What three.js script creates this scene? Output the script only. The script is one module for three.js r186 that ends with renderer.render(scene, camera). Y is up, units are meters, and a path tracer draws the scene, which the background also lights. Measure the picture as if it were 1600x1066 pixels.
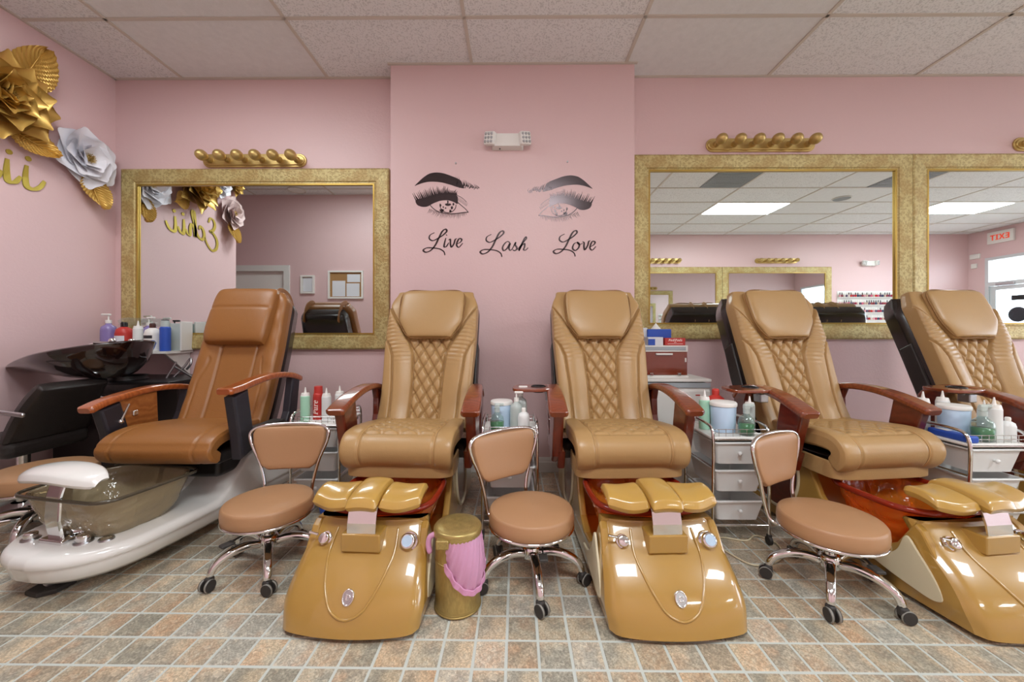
import * as THREE from 'three';
import { RoundedBoxGeometry } from 'three/addons/geometries/RoundedBoxGeometry.js';
import { mergeGeometries, mergeVertices } from 'three/addons/utils/BufferGeometryUtils.js';
import { RectAreaLightUniformsLib } from 'three/addons/lights/RectAreaLightUniformsLib.js';
import { FontLoader } from 'three/addons/loaders/FontLoader.js';
import { TextGeometry } from 'three/addons/geometries/TextGeometry.js';

// ---------------------------------------------------------------- camera, sky, lights, exposure
const scene = new THREE.Scene();
const camera = new THREE.PerspectiveCamera(2 * Math.atan(533 / 600) * 180 / Math.PI, 1600 / 1066, 0.02, 200);
camera.position.set(0, 1.10, 0);
camera.rotation.y = 0.38 * Math.PI / 180;
camera.setViewOffset(1600, 1066, 0, 13, 1600, 1066);
const renderer = new THREE.WebGLRenderer({ antialias: true });
renderer.toneMapping = THREE.LinearToneMapping;
renderer.toneMappingExposure = 1.98;
renderer.shadowMap.enabled = true;
scene.background = new THREE.Color().setRGB(0.86, 0.95, 1.08);
scene.backgroundIntensity = 4.0;
RectAreaLightUniformsLib.init();
const PANEL = { color: [0.94, 1.0, 1.02], light: 15, glow: 3.0 };

// ---------------------------------------------------------------- helpers
let seed = 7;
const rnd = () => { seed = (seed * 1664525 + 1013904223) >>> 0; return seed / 4294967296; };
const rr = (a, b) => a + (b - a) * rnd();
const PI = Math.PI, V3 = (x, y, z) => new THREE.Vector3(x, y, z);
const lerp = (a, b, t) => a + (b - a) * t, clamp = (x, a, b) => Math.min(b, Math.max(a, x));
const smooth = (a, b, x) => { const t = clamp((x - a) / (b - a), 0, 1); return t * t * (3 - 2 * t); };
const used = new Map();
function numbered(n) { const k = used.get(n) || 0; used.set(n, k + 1); return k ? `${n}_${String(k).padStart(3, '0')}` : n; }
function mesh(name, geo, mat, parent) {
  const m = new THREE.Mesh(Array.isArray(geo) ? merge(geo) : geo, mat);
  m.name = name; m.castShadow = true; m.receiveShadow = true;
  if (parent) parent.add(m);
  return m;
}
function merge(list) {
  return mergeGeometries(list.map((g) => {
    let q = g.index ? g.toNonIndexed() : g.clone();
    for (const k of Object.keys(q.attributes)) if (!['position', 'normal', 'uv'].includes(k)) q.deleteAttribute(k);
    if (!q.attributes.uv) q.setAttribute('uv', new THREE.BufferAttribute(new Float32Array(q.attributes.position.count * 2), 2));
    return q;
  }));
}
function thing(name, label, category, [x, y, z] = [0, 0, 0], turn = 0, group) {
  const o = new THREE.Group(); o.name = numbered(name); o.position.set(x, y, z); o.rotation.y = turn;
  o.userData = { label, category }; if (group) o.userData.group = group;
  scene.add(o); return o;
}
function copyOf(o, label, [x, y, z], turn = 0, group) {
  const c = o.clone(); c.name = numbered(o.name.replace(/_\d{3}$/, '')); c.position.set(x, y, z); c.rotation.y = turn;
  c.userData = { ...o.userData, label }; if (group) c.userData.group = group;
  scene.add(c); return c;
}
function struct(name) { const o = new THREE.Group(); o.name = name; o.userData = { kind: 'structure' }; scene.add(o); return o; }
function structMesh(name, geo, mat) { const m = mesh(name, geo, mat, scene); m.userData = { kind: 'structure' }; return m; }
const T = (g, x = 0, y = 0, z = 0) => { g.translate(x, y, z); return g; };
function box(x0, x1, y0, y1, z0, z1) { return T(boxUV(x1 - x0, y1 - y0, z1 - z0), (x0 + x1) / 2, (y0 + y1) / 2, (z0 + z1) / 2); }
function boxUV(w, h, d) {
  const g = new THREE.BoxGeometry(w, h, d), u = g.attributes.uv, n = g.attributes.normal;
  for (let i = 0; i < u.count; i++) {
    const a = Math.abs(n.getX(i)) > 0.5 ? [d, h] : Math.abs(n.getY(i)) > 0.5 ? [w, d] : [w, h];
    u.setXY(i, u.getX(i) * a[0], u.getY(i) * a[1]);
  }
  return g;
}
const rbox = (w, h, d, r = 0.01, s = 2) => new RoundedBoxGeometry(w, h, d, s, Math.min(r, w / 2.01, h / 2.01, d / 2.01));
const cyl = (r0, r1, h, n = 24) => new THREE.CylinderGeometry(r0, r1, h, n);
const sph = (r, n = 16) => new THREE.SphereGeometry(r, n, Math.ceil(n * 0.7));
function lathe(pts, n = 32) { return new THREE.LatheGeometry(pts.map((p) => new THREE.Vector2(Math.max(p[0], 1e-4), p[1])), n); }
function curve(pts, closed = false, tension = 0.5) { return new THREE.CatmullRomCurve3(pts.map((p) => V3(...p)), closed, 'centripetal', tension); }
function tube(pts, r, n = 40, rad = 8, closed = false) {
  const c = curve(pts, closed), g = [new THREE.TubeGeometry(c, n, r, rad, closed)];
  if (!closed) for (const t of [0, 1]) { const p = c.getPoint(t); g.push(T(sph(r, rad), p.x, p.y, p.z)); }
  return merge(g);
}
function rod(a, b, r, n = 10) {
  const A = V3(...a), B = V3(...b), d = B.clone().sub(A), g = cyl(r, r, d.length(), n);
  g.applyQuaternion(new THREE.Quaternion().setFromUnitVectors(V3(0, 1, 0), d.normalize()));
  const m = A.add(B).multiplyScalar(0.5); return T(g, m.x, m.y, m.z);
}
function shape2(pts, smoothIt = false) {
  if (!smoothIt) return new THREE.Shape(pts.map((p) => new THREE.Vector2(p[0], p[1])));
  const c = new THREE.CatmullRomCurve3(pts.map((p) => V3(p[0], p[1], 0)), true, 'centripetal');
  return new THREE.Shape(c.getPoints(pts.length * 8).slice(0, -1).map((p) => new THREE.Vector2(p.x, p.y)));
}
function extr(pts, depth, bevel = 0.004, smoothIt = false, holes = []) {
  const s = shape2(pts, smoothIt);
  for (const h of holes) s.holes.push(new THREE.Path(shape2(h, smoothIt).getPoints()));
  const g = new THREE.ExtrudeGeometry(s, { depth: depth - 2 * bevel, bevelEnabled: bevel > 0, bevelThickness: bevel, bevelSize: bevel, bevelOffset: -bevel, bevelSegments: 2, steps: 1, curveSegments: 8 });
  return T(g, 0, 0, -depth / 2 + bevel);
}
// a profile given in (z, y) drawn out across x
const extrX = (pts, depth, bevel, smoothIt, holes) => { const g = extr(pts.map((p) => [-p[0], p[1]]), depth, bevel, smoothIt, holes.map ? holes.map((h) => h.map((p) => [-p[0], p[1]])) : []); g.rotateY(PI / 2); return g; };
const exX = (pts, depth, bevel = 0.004, smoothIt = false, holes = []) => extrX(pts, depth, bevel, smoothIt, holes);
// closed surface through rings of points
function loft(rings, capA = true, capB = true) {
  const n = rings[0].length, pos = [], uv = [], idx = [];
  rings.forEach((r, j) => { let L = 0; for (let i = 0; i <= n; i++) { const p = r[i % n]; if (i) L += Math.hypot(p[0] - r[i - 1][0], p[1] - r[i - 1][1], p[2] - r[i - 1][2]); pos.push(...p); uv.push(L, j / rings.length); } });
  for (let j = 0; j < rings.length - 1; j++) for (let i = 0; i < n; i++) { const a = j * (n + 1) + i, b = a + n + 1; idx.push(a, b, a + 1, b, b + 1, a + 1); }
  for (const [on, j, flip] of [[capA, 0, 1], [capB, rings.length - 1, 0]]) if (on) {
    const c = [0, 0, 0]; rings[j].forEach((p) => { c[0] += p[0] / n; c[1] += p[1] / n; c[2] += p[2] / n; });
    const b = pos.length / 3; pos.push(...c); uv.push(0, 0);
    for (let i = 0; i <= n; i++) { pos.push(...rings[j][i % n]); uv.push(0, 0); }
    for (let i = 0; i < n; i++) flip ? idx.push(b, b + 1 + i, b + 2 + i) : idx.push(b, b + 2 + i, b + 1 + i);
  }
  const g = new THREE.BufferGeometry();
  g.setAttribute('position', new THREE.Float32BufferAttribute(pos, 3)); g.setAttribute('uv', new THREE.Float32BufferAttribute(uv, 2)); g.setIndex(idx);
  g.computeVertexNormals(); return g;
}
// rounded rectangle ring in a plane given by f(a, b)
function rring(hw, hd, r, f, k = 5) {
  const out = [];
  for (const [sx, sz, a0] of [[1, 1, 0], [-1, 1, PI / 2], [-1, -1, PI], [1, -1, 1.5 * PI]])
    for (let i = 0; i <= k; i++) { const a = a0 + (i / k) * PI / 2; out.push(f(sx * (hw - r) + Math.cos(a) * r, sz * (hd - r) + Math.sin(a) * r)); }
  return out;
}
// a bar of rounded rectangular section along a path; up = the direction of its height
function bar(pts, w, h, r = 0.008, n = 24, upv = [0, 1, 0]) {
  const c = curve(pts), rings = [], W = typeof w === 'function' ? w : () => w, H = typeof h === 'function' ? h : () => h;
  for (let j = 0; j <= n; j++) {
    const t = j / n, p = c.getPoint(t), d = c.getTangent(t), s = d.clone().cross(V3(...upv)).normalize(), u = s.clone().cross(d).normalize();
    const e = j === 0 || j === n ? 0.75 : 1;
    rings.push(rring(W(t) / 2 * e, H(t) / 2 * e, Math.min(r, W(t) / 2.1, H(t) / 2.1) * e, (a, b) => [p.x + s.x * a + u.x * b, p.y + s.y * a + u.y * b, p.z + s.z * a + u.z * b], 3));
  }
  return loft(rings);
}
// upholstery along a profile in (z, y): f = puff on the outer face, b = thickness behind it
function pad({ path, hw, f, b, nu = 60, nv = 80, pu = 5, pv = 8, x0 = 0 }) {
  const c = curve(path.map((p) => [0, p[1], p[0]])), N = 200, P = c.getSpacedPoints(N), len = c.getLength();
  const at = (v) => { const k = clamp(v, 0, 1) * N, i = Math.min(N - 1, Math.floor(k)), t = k - i; const p = P[i].clone().lerp(P[i + 1], t); const a = P[Math.max(0, i - 2)], q = P[Math.min(N, i + 3)]; const d = q.clone().sub(a).normalize(); return [p, [d.y, -d.z]]; };
  const pos = [], uv = [], idx = [];
  for (const side of [0, 1]) {
    const base = pos.length / 3;
    for (let j = 0; j <= nv; j++) for (let i = 0; i <= nu; i++) {
      const s = -1 + 2 * i / nu, q = -1 + 2 * j / nv, u = Math.sin(s * PI / 2) * 0.55 + s * 0.45, vv = Math.sin(q * PI / 2) * 0.35 + q * 0.65, v = (vv + 1) / 2;
      const edge = Math.pow(Math.max(0, 1 - Math.pow(Math.abs(u), pu)), 1 / pu) * Math.pow(Math.max(0, 1 - Math.pow(Math.abs(vv), pv)), 1 / pv);
      const [p, n] = at(v), x = x0 + hw(v) * u, d = side ? -b * edge : f(u, v, hw(v) * u, v * len) * edge;
      pos.push(x, p.y + n[1] * d, p.z + n[0] * d); uv.push(x, v * len);
    }
    for (let j = 0; j < nv; j++) for (let i = 0; i < nu; i++) {
      const a = base + j * (nu + 1) + i, e = a + nu + 1;
      side ? idx.push(a, e, a + 1, e, e + 1, a + 1) : idx.push(a, a + 1, e, e, a + 1, e + 1);
    }
  }
  const g = new THREE.BufferGeometry();
  g.setAttribute('position', new THREE.Float32BufferAttribute(pos, 3)); g.setAttribute('uv', new THREE.Float32BufferAttribute(uv, 2)); g.setIndex(idx);
  g.computeVertexNormals(); return g;
}
const line = (tab) => (v) => { for (let i = 1; i < tab.length; i++) if (v <= tab[i][0]) { const t = clamp((v - tab[i - 1][0]) / (tab[i][0] - tab[i - 1][0]), 0, 1); return lerp(tab[i - 1][1], tab[i][1], t); } return tab[tab.length - 1][1]; };

// ---------------------------------------------------------------- textures
function hash(x, y, s) { let h = Math.imul(x, 374761393) ^ Math.imul(y, 668265263) ^ Math.imul(s, 974634777); h = Math.imul(h ^ (h >>> 13), 1274126177); return ((h ^ (h >>> 16)) >>> 0) / 4294967296; }
function vnoise(x, y, per, s) {
  const ix = Math.floor(x), iy = Math.floor(y), fx = x - ix, fy = y - iy, u = fx * fx * (3 - 2 * fx), v = fy * fy * (3 - 2 * fy), m = (k) => ((k % per) + per) % per;
  return lerp(lerp(hash(m(ix), m(iy), s), hash(m(ix + 1), m(iy), s), u), lerp(hash(m(ix), m(iy + 1), s), hash(m(ix + 1), m(iy + 1), s), u), v);
}
function fbm(x, y, f, o, s) { let a = 0, w = 0.5, t = 0; for (let i = 0; i < o; i++) { a += w * vnoise(x * f, y * f, f, s + i); t += w; f *= 2; w *= 0.55; } return a / t; }
function tex(n, fn, srgb = true, rep = 1) {
  const d = new Uint8Array(n * n * 4);
  for (let y = 0; y < n; y++) for (let x = 0; x < n; x++) { const c = fn(x / n, y / n); const o = (y * n + x) * 4; for (let k = 0; k < 3; k++) d[o + k] = clamp(Math.round(Array.isArray(c) ? c[k] : c), 0, 255); d[o + 3] = 255; }
  const t = new THREE.DataTexture(d, n, n); t.wrapS = t.wrapT = THREE.RepeatWrapping; t.magFilter = THREE.LinearFilter; t.minFilter = THREE.LinearMipmapLinearFilter;
  if (srgb) t.colorSpace = THREE.SRGBColorSpace; t.repeat.set(rep, rep); t.needsUpdate = true; return t;
}
const mixc = (a, b, t) => a.map((v, i) => lerp(v, b[i], clamp(t, 0, 1)));
const tileTex = tex(1024, (x, y) => {
  const a = fbm(x, y, 8, 5, 3), b = fbm(x, y, 12, 4, 21), g = hash(x * 1024 | 0, y * 1024 | 0, 5), m = fbm(x, y, 256, 2, 40), q = fbm(x, y, 70, 3, 61);
  let c = mixc([166, 162, 150], [200, 186, 164], smooth(0.36, 0.62, a));
  c = mixc(c, [194, 164, 138], smooth(0.48, 0.72, b) * 0.55);
  c = mixc(c, [214, 208, 192], smooth(0.5, 0.75, q) * 0.5);
  const k = 1 + 0.42 * (m - 0.5) + 0.14 * (g - 0.5);
  return c.map((v) => v * k);
}, true, 0.9);
const ceilTex = tex(512, (x, y) => { const h = hash(x * 512 | 0, y * 512 | 0, 2), m = fbm(x, y, 64, 3, 9); return 240 - 26 * smooth(0.56, 0.68, m) - (h > 0.93 ? 20 : 0) - 8 * h; }, true, 1.9);
const ceilTex2 = tex(512, (x, y) => 240 - 14 * hash(x * 512 | 0, y * 512 | 0, 4) - 10 * fbm(x, y, 16, 3, 5), true, 1.9);
const leatherBump = tex(512, (x, y) => 128 + 90 * (fbm(x, y, 90, 2, 11) - 0.5) + 120 * (fbm(x, y, 7, 3, 12) - 0.5), false, 4);
const frameTex = tex(512, (x, y) => { const a = fbm(x, y, 40, 3, 31), b = fbm(x, y, 6, 4, 33), h = hash(x * 512 | 0, y * 512 | 0, 7); return mixc(mixc([172, 152, 100], [200, 184, 128], smooth(0.36, 0.62, a + (h - 0.5) * 0.22)), [168, 136, 80], smooth(0.45, 0.7, b) * 0.5); }, true, 2.2);
const frameBump = tex(512, (x, y) => 255 * smooth(0.35, 0.65, fbm(x, y, 40, 3, 31)), false, 2.2);
const woodTex = tex(512, (x, y) => { const g = fbm(x * 1, y, 4, 3, 51), s = Math.sin((y * 26 + g * 7) * PI) * 0.5 + 0.5, f = fbm(x, y, 64, 2, 55); return mixc([255, 250, 245], [196, 170, 150], s * 0.5 + f * 0.35); }, true, 2);
const rippleBump = tex(512, (x, y) => 255 * fbm(x, y, 14, 3, 71), false, 3);
const brushTex = tex(256, (x, y) => 190 + 50 * fbm(x, y, 6, 4, 81) + 30 * (fbm(x, y, 60, 2, 83) - 0.5), true, 2);
const wallBump = tex(512, (x, y) => 255 * fbm(x, y, 60, 3, 91), false, 1.4);

// ---------------------------------------------------------------- materials
const std = (o) => new THREE.MeshPhysicalMaterial(o);
const M = {
  wall: std({ color: new THREE.Color().setRGB(0.74, 0.52, 0.52), roughness: 0.42, bumpMap: wallBump, bumpScale: 0.0006 }),
  white: std({ color: '#ece9e4', roughness: 0.45 }),
  whiteGloss: std({ color: '#eeece8', roughness: 0.22, clearcoat: 0.6, clearcoatRoughness: 0.08 }),
  trim: std({ color: '#e6e6e2', roughness: 0.4 }),
  grout: std({ color: '#c6cbc5', roughness: 0.7 }),
  tee: std({ color: '#cfc6bb', roughness: 0.5 }),
  ceilA: std({ map: ceilTex, roughness: 0.95 }), ceilB: std({ map: ceilTex2, roughness: 0.95 }),
  mirror: std({ color: '#e9efee', metalness: 1, roughness: 0.012 }),
  frame: std({ map: frameTex, metalness: 0.25, roughness: 0.42, bumpMap: frameBump, bumpScale: 0.0008 }),
  frameEdge: std({ color: '#b39346', metalness: 0.7, roughness: 0.35 }),
  brass: std({ color: '#c9ad6e', metalness: 0.7, roughness: 0.36 }),
  goldPaper: std({ color: '#cfa858', metalness: 0.55, roughness: 0.36, side: THREE.DoubleSide }),
  whitePaper: std({ color: '#eceaf0', roughness: 0.75, side: THREE.DoubleSide }),
  blushPaper: std({ color: '#dcc3c0', roughness: 0.75, side: THREE.DoubleSide }),
  vinyl: std({ color: '#4c4244', metalness: 0.75, roughness: 0.22 }),
  goldLetter: std({ color: '#c3b04e', metalness: 0.5, roughness: 0.35 }),
  leather: std({ color: '#b08c5c', roughness: 0.35, bumpMap: leatherBump, bumpScale: 0.0008 }),
  leatherOld: std({ color: '#93602f', roughness: 0.38, bumpMap: leatherBump, bumpScale: 0.0012 }),
  stoolLeather: std({ color: '#b08560', roughness: 0.42, bumpMap: leatherBump, bumpScale: 0.0004 }),
  stitch: std({ color: '#d8b07a', roughness: 0.7 }),
  seam: std({ color: '#8a6234', roughness: 0.6 }),
  blackLeather: std({ color: '#2b2523', roughness: 0.38, bumpMap: leatherBump, bumpScale: 0.0015 }),
  darkShell: std({ color: '#1d1514', roughness: 0.25, clearcoat: 0.5, clearcoatRoughness: 0.15 }),
  navy: std({ color: '#26242c', roughness: 0.45 }),
  gold: std({ color: '#ae863e', roughness: 0.3, clearcoat: 1, clearcoatRoughness: 0.05 }),
  goldPad: std({ color: '#bd9548', roughness: 0.3, clearcoat: 0.8, clearcoatRoughness: 0.1 }),
  cream: std({ color: '#dcd2b2', roughness: 0.4, clearcoat: 0.3 }),
  amber: std({ color: '#f7a43a', transmission: 0.72, roughness: 0.07, ior: 1.35, thickness: 0, bumpMap: rippleBump, bumpScale: 0.003, side: THREE.DoubleSide }),
  amberRim: std({ color: '#a8341c', transmission: 0.35, roughness: 0.08, ior: 1.45, thickness: 0 }),
  smoke: std({ color: '#c2b292', transmission: 0.5, roughness: 0.07, ior: 1.4, thickness: 0, bumpMap: rippleBump, bumpScale: 0.004, side: THREE.DoubleSide }),
  smokeRim: std({ color: '#655b4b', transmission: 0.4, roughness: 0.08, ior: 1.45, thickness: 0 }),
  chrome: std({ color: '#e2e2e2', metalness: 1, roughness: 0.08 }),
  satin: std({ color: '#b9bbbe', metalness: 1, roughness: 0.3 }),
  cherry: std({ color: '#6e2714', map: woodTex, roughness: 0.3, clearcoat: 1, clearcoatRoughness: 0.06 }),
  cherryTop: std({ color: '#8d4523', map: woodTex, roughness: 0.3, clearcoat: 1, clearcoatRoughness: 0.08 }),
  orangeWood: std({ color: '#b5622b', map: woodTex, roughness: 0.3, clearcoat: 1, clearcoatRoughness: 0.08 }),
  panelWood: std({ color: '#b0713a', map: woodTex, roughness: 0.4 }),
  rubber: std({ color: '#34312f', roughness: 0.6 }),
  greyRubber: std({ color: '#8b8982', roughness: 0.6 }),
  black: std({ color: '#141214', roughness: 0.35 }),
  basin: std({ color: '#1e0f0d', roughness: 0.12, clearcoat: 1, clearcoatRoughness: 0.04 }),
  cabinetBlack: std({ color: '#1b1414', roughness: 0.3 }),
  plastic: std({ color: '#f5f7f6', roughness: 0.35, transmission: 0.15, thickness: 0 }),
  plasticClear: std({ color: '#e3ece9', roughness: 0.3, transmission: 0.5, thickness: 0 }),
  clear: std({ color: '#f2f8f6', roughness: 0.04, transmission: 0.95, thickness: 0, ior: 1.3 }),
  green: std({ color: '#1f8f47', roughness: 0.15, transmission: 0.3, thickness: 0 }),
  mint: std({ color: '#aee0c4', roughness: 0.35 }),
  paleBlue: std({ color: '#b8cfe6', roughness: 0.4 }),
  blue: std({ color: '#2f55b8', roughness: 0.45 }),
  red: std({ color: '#c0362f', roughness: 0.4 }),
  purple: std({ color: '#a392cf', roughness: 0.25, transmission: 0.3, thickness: 0 }),
  brownCap: std({ color: '#4a251c', roughness: 0.4 }),
  pinkBag: std({ color: '#efb3da', roughness: 0.4, transmission: 0.35, thickness: 0, side: THREE.DoubleSide }),
  bin: std({ color: '#d0b672', map: brushTex, metalness: 0.6, roughness: 0.36 }),
  smokedDoor: std({ color: '#7b3420', roughness: 0.15, clearcoat: 1, clearcoatRoughness: 0.05 }),
  steelGrey: std({ color: '#a9b0b6', roughness: 0.4 }),
  alu: std({ color: '#d5dadc', metalness: 0.4, roughness: 0.4 }),
  glass: std({ color: '#ffffff', transmission: 1, roughness: 0.0, thickness: 0, ior: 1.1 }),
  concrete: std({ color: '#b9b6ae', roughness: 0.9 }),
  stucco: std({ color: '#d8cfc0', roughness: 0.9 }),
  lamp: std({ color: '#ffffff', emissive: new THREE.Color().setRGB(...PANEL.color), emissiveIntensity: PANEL.glow, roughness: 0.8 }),
  exit: std({ color: '#ff5a38', emissive: '#ff4a28', emissiveIntensity: 0.15, roughness: 0.5 }),
  vent: std({ color: '#8b8f92', roughness: 0.7 }),
  paper: std({ color: '#dfe0e6', roughness: 0.8 }),
  kraft: std({ color: '#a47b4c', roughness: 0.8 }),
};
function canvasTex(w, h, draw) { const c = document.createElement('canvas'); c.width = w; c.height = h; draw(c.getContext('2d')); const t = new THREE.CanvasTexture(c); t.colorSpace = THREE.SRGBColorSpace; return t; }

// ---------------------------------------------------------------- the room
const ZW = -3.209, XL = -3.358, H = 3.23, XR = 9.83, ZF = 2.0, ZN = -0.474, XE = -5.4, XN = -1.5, PX0 = -0.985, PX1 = 0.949, ZP = -3.045;
structMesh('wall_back', box(XL - 0.15, XR + 0.15, 0, H + 0.1, ZW - 0.15, ZW), M.wall);
structMesh('wall_pillar', box(PX0, PX1, 0, H, ZW, ZP), M.wall);
structMesh('wall_left', box(XL - 0.12, XL, 0, H + 0.1, ZW, -1.78), M.wall);
structMesh('wall_recess', box(XE - 0.12, XL - 0.12, 0, H + 0.1, -1.9, -1.78), M.wall);
structMesh('wall_recess_side', box(XE - 0.12, XE, 0, H + 0.1, -1.78, ZN), M.wall);
structMesh('wall_partition', [box(XE - 0.12, -4.36, 0, H + 0.1, ZN, ZN + 0.12), box(-4.36, -3.56, 2.05, H + 0.1, ZN, ZN + 0.12), box(-3.56, XN, 0, H + 0.1, ZN, ZN + 0.12), box(XN - 0.12, XN, 0, H + 0.1, ZN + 0.12, ZF)], M.wall);
structMesh('wall_front', box(XN - 0.12, XR + 0.15, 0, H + 0.1, ZF, ZF + 0.15), M.wall);
// right wall: glazed door and shop window towards the street
const DZ0 = 0.72, DZ1 = 1.69, DT = 2.65;
structMesh('wall_right', [box(XR, XR + 0.15, 0, H + 0.1, DZ1, ZF), box(XR, XR + 0.15, DT, H + 0.1, ZW, DZ1), box(XR, XR + 0.15, 0, 0.45, ZW, DZ0), box(XR, XR + 0.15, 0.45, DT, ZW, -2.9)], M.wall);
{
  const d = struct('door_1');
  mesh('door_frame', [box(XR - 0.02, XR + 0.1, 0, DT, DZ1 - 0.06, DZ1), box(XR - 0.02, XR + 0.1, 0, DT, DZ0, DZ0 + 0.06), box(XR - 0.02, XR + 0.1, DT - 0.06, DT, DZ0 + 0.06, DZ1 - 0.06), box(XR - 0.02, XR + 0.1, 2.06, 2.14, DZ0 + 0.06, DZ1 - 0.06)], M.alu, d);
  mesh('door_leaf', [box(XR + 0.01, XR + 0.06, 0.01, 2.05, DZ1 - 0.16, DZ1 - 0.065), box(XR + 0.01, XR + 0.06, 0.01, 2.05, DZ0 + 0.065, DZ0 + 0.16), box(XR + 0.01, XR + 0.06, 1.97, 2.05, DZ0 + 0.16, DZ1 - 0.16), box(XR + 0.01, XR + 0.06, 0.01, 0.25, DZ0 + 0.16, DZ1 - 0.16)], M.alu, d);
  mesh('pane', box(XR + 0.03, XR + 0.036, 0.25, 1.97, DZ0 + 0.16, DZ1 - 0.16), M.glass, d);
  mesh('pane', box(XR + 0.03, XR + 0.036, 2.14, DT - 0.06, DZ0 + 0.06, DZ1 - 0.06), M.glass, d);
  mesh('door_closer', T(rbox(0.06, 0.06, 0.3, 0.015), XR - 0.02, 2.08, 1.35), M.satin, d);
  mesh('hours_notice', box(XR + 0.024, XR + 0.029, 1.74, 1.84, 0.92, 1.3), M.black, d);
  const rd = cyl(0.15, 0.15, 0.005, 32); rd.rotateZ(PI / 2); mesh('round_notice', T(rd, XR + 0.026, 1.46, 1.2), M.navy, d);
  const w = struct('window_1');
  mesh('window_frame', [box(XR - 0.02, XR + 0.1, 0.45, DT, DZ0 - 0.06, DZ0), box(XR - 0.02, XR + 0.1, 0.45, DT, -2.9, -2.84), box(XR - 0.02, XR + 0.1, 0.45, 0.51, -2.84, DZ0 - 0.06), box(XR - 0.02, XR + 0.1, DT - 0.06, DT, -2.84, DZ0 - 0.06), box(XR - 0.02, XR + 0.1, 0.51, DT - 0.06, -1.1, -1.04)], M.alu, w);
  mesh('pane', box(XR + 0.03, XR + 0.036, 0.51, DT - 0.06, -2.84, -1.1), M.glass, w);
  mesh('pane', box(XR + 0.03, XR + 0.036, 0.51, DT - 0.06, -1.04, DZ0 - 0.06), M.glass, w);
  structMesh('ground_outside', box(XR + 0.15, 40, -0.2, -0.02, -20, 20), M.concrete);
  structMesh('canopy_outside', box(XR + 0.15, XR + 2.6, 2.95, 3.2, -8, 8), M.stucco);
}
{ // the white door and casing in the partition, seen in the left mirror
  const d = struct('door_2');
  mesh('door_casing', [box(-3.56, -3.47, 0, 2.14, ZN - 0.02, ZN + 0.01), box(-4.45, -4.36, 0, 2.14, ZN - 0.02, ZN + 0.01), box(-4.36, -3.56, 2.05, 2.14, ZN - 0.02, ZN + 0.01)], M.trim, d);
  mesh('door_leaf', box(-4.36, -3.56, 0.01, 2.05, ZN + 0.03, ZN + 0.07), M.white, d);
  mesh('coat_hook', T(sph(0.02), -3.98, 1.72, ZN + 0.02), M.satin, d);
}
// ceiling: lay-in tiles in a grid of tees
const CX = [], CZ = [];
for (let k = -5; k <= 9; k++) CX.push(-0.34 + 1.22 * k);
for (let k = -1; k <= 8; k++) CZ.push(-2.59 + 0.625 * k);
const LAMPS = [[-0.34, CZ[5]], [3.32, CZ[5]], [6.98, CZ[5]], [-2.78, CZ[2]]];
const VENTS = [[2.71, 3], [5.15, 3]];
{
  const c = struct('ceiling');
  mesh('ceiling_slab', box(XE - 0.15, XR + 0.15, H + 0.06, H + 0.16, ZW - 0.15, ZF + 0.15), M.white, c);
  const tees = [], geos = {};
  const xs = CX.filter((x) => x > XE && x < XR), zs = CZ.filter((z) => z > ZW && z < ZF);
  for (const x of xs) tees.push(box(x - 0.012, x + 0.012, H - 0.004, H + 0.02, ZW, ZF));
  for (const z of zs) tees.push(box(XE, XR, H - 0.004, H + 0.02, z - 0.012, z + 0.012));
  tees.push(box(XL, PX0, H - 0.006, H + 0.02, ZW, ZW + 0.022), box(PX1, XR, H - 0.006, H + 0.02, ZW, ZW + 0.022), box(PX0 - 0.02, PX1 + 0.02, H - 0.006, H + 0.02, ZP, ZP + 0.02), box(XL, XL + 0.02, H - 0.006, H + 0.02, ZW, -1.78));
  mesh('ceiling_grid', tees, M.tee, c);
  const X = [XE, ...xs, XR], Z = [ZW, ...zs, ZF];
  for (let i = 0; i < X.length - 1; i++) for (let j = 0; j < Z.length - 1; j++) {
    if (LAMPS.some((l) => Math.abs(l[0] - X[i]) < 0.1 && Math.abs(l[1] - Z[j]) < 0.1)) continue;
    const w = X[i + 1] - X[i] - 0.02, d = Z[j + 1] - Z[j] - 0.02, key = w.toFixed(3) + d.toFixed(3);
    geos[key] ??= boxUV(w, 0.016, d);
    const t = mesh('ceiling_tile', geos[key], (i * 7 + j * 3) % 3 === 0 ? M.ceilB : M.ceilA, c);
    t.position.set((X[i] + X[i + 1]) / 2, H + 0.01 + 0.002 * hash(i, j, 3), (Z[j] + Z[j + 1]) / 2);
  }
}
LAMPS.forEach(([x, z], k) => {
  const l = thing('ceiling_light', ['recessed ceiling light panel above the pillar, out of frame', 'glowing ceiling light panel in the nearer right-hand mirror', 'glowing ceiling light panel at the right edge of the far mirror', 'recessed ceiling light panel over the brown chair, out of frame'][k], 'ceiling light', [x + 0.61, H, z + 0.3125], 0, 'recessed ceiling light panels');
  mesh('diffuser', T(boxUV(1.17, 0.012, 0.57), 0, 0.012, 0), M.lamp, l);
  mesh('frame', [box(-0.6, 0.6, -0.006, 0.03, 0.285, 0.303), box(-0.6, 0.6, -0.006, 0.03, -0.303, -0.285), box(-0.6, -0.585, -0.006, 0.03, -0.285, 0.285), box(0.585, 0.6, -0.006, 0.03, -0.285, 0.285)], M.white, l);
  const a = new THREE.RectAreaLight(new THREE.Color().setRGB(...PANEL.color), PANEL.light * (k === 3 ? 0.36 : 1), 1.16, 0.56);
  a.name = 'panel_light'; a.rotation.x = -PI / 2; a.position.y = -0.012; l.add(a);
});
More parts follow.
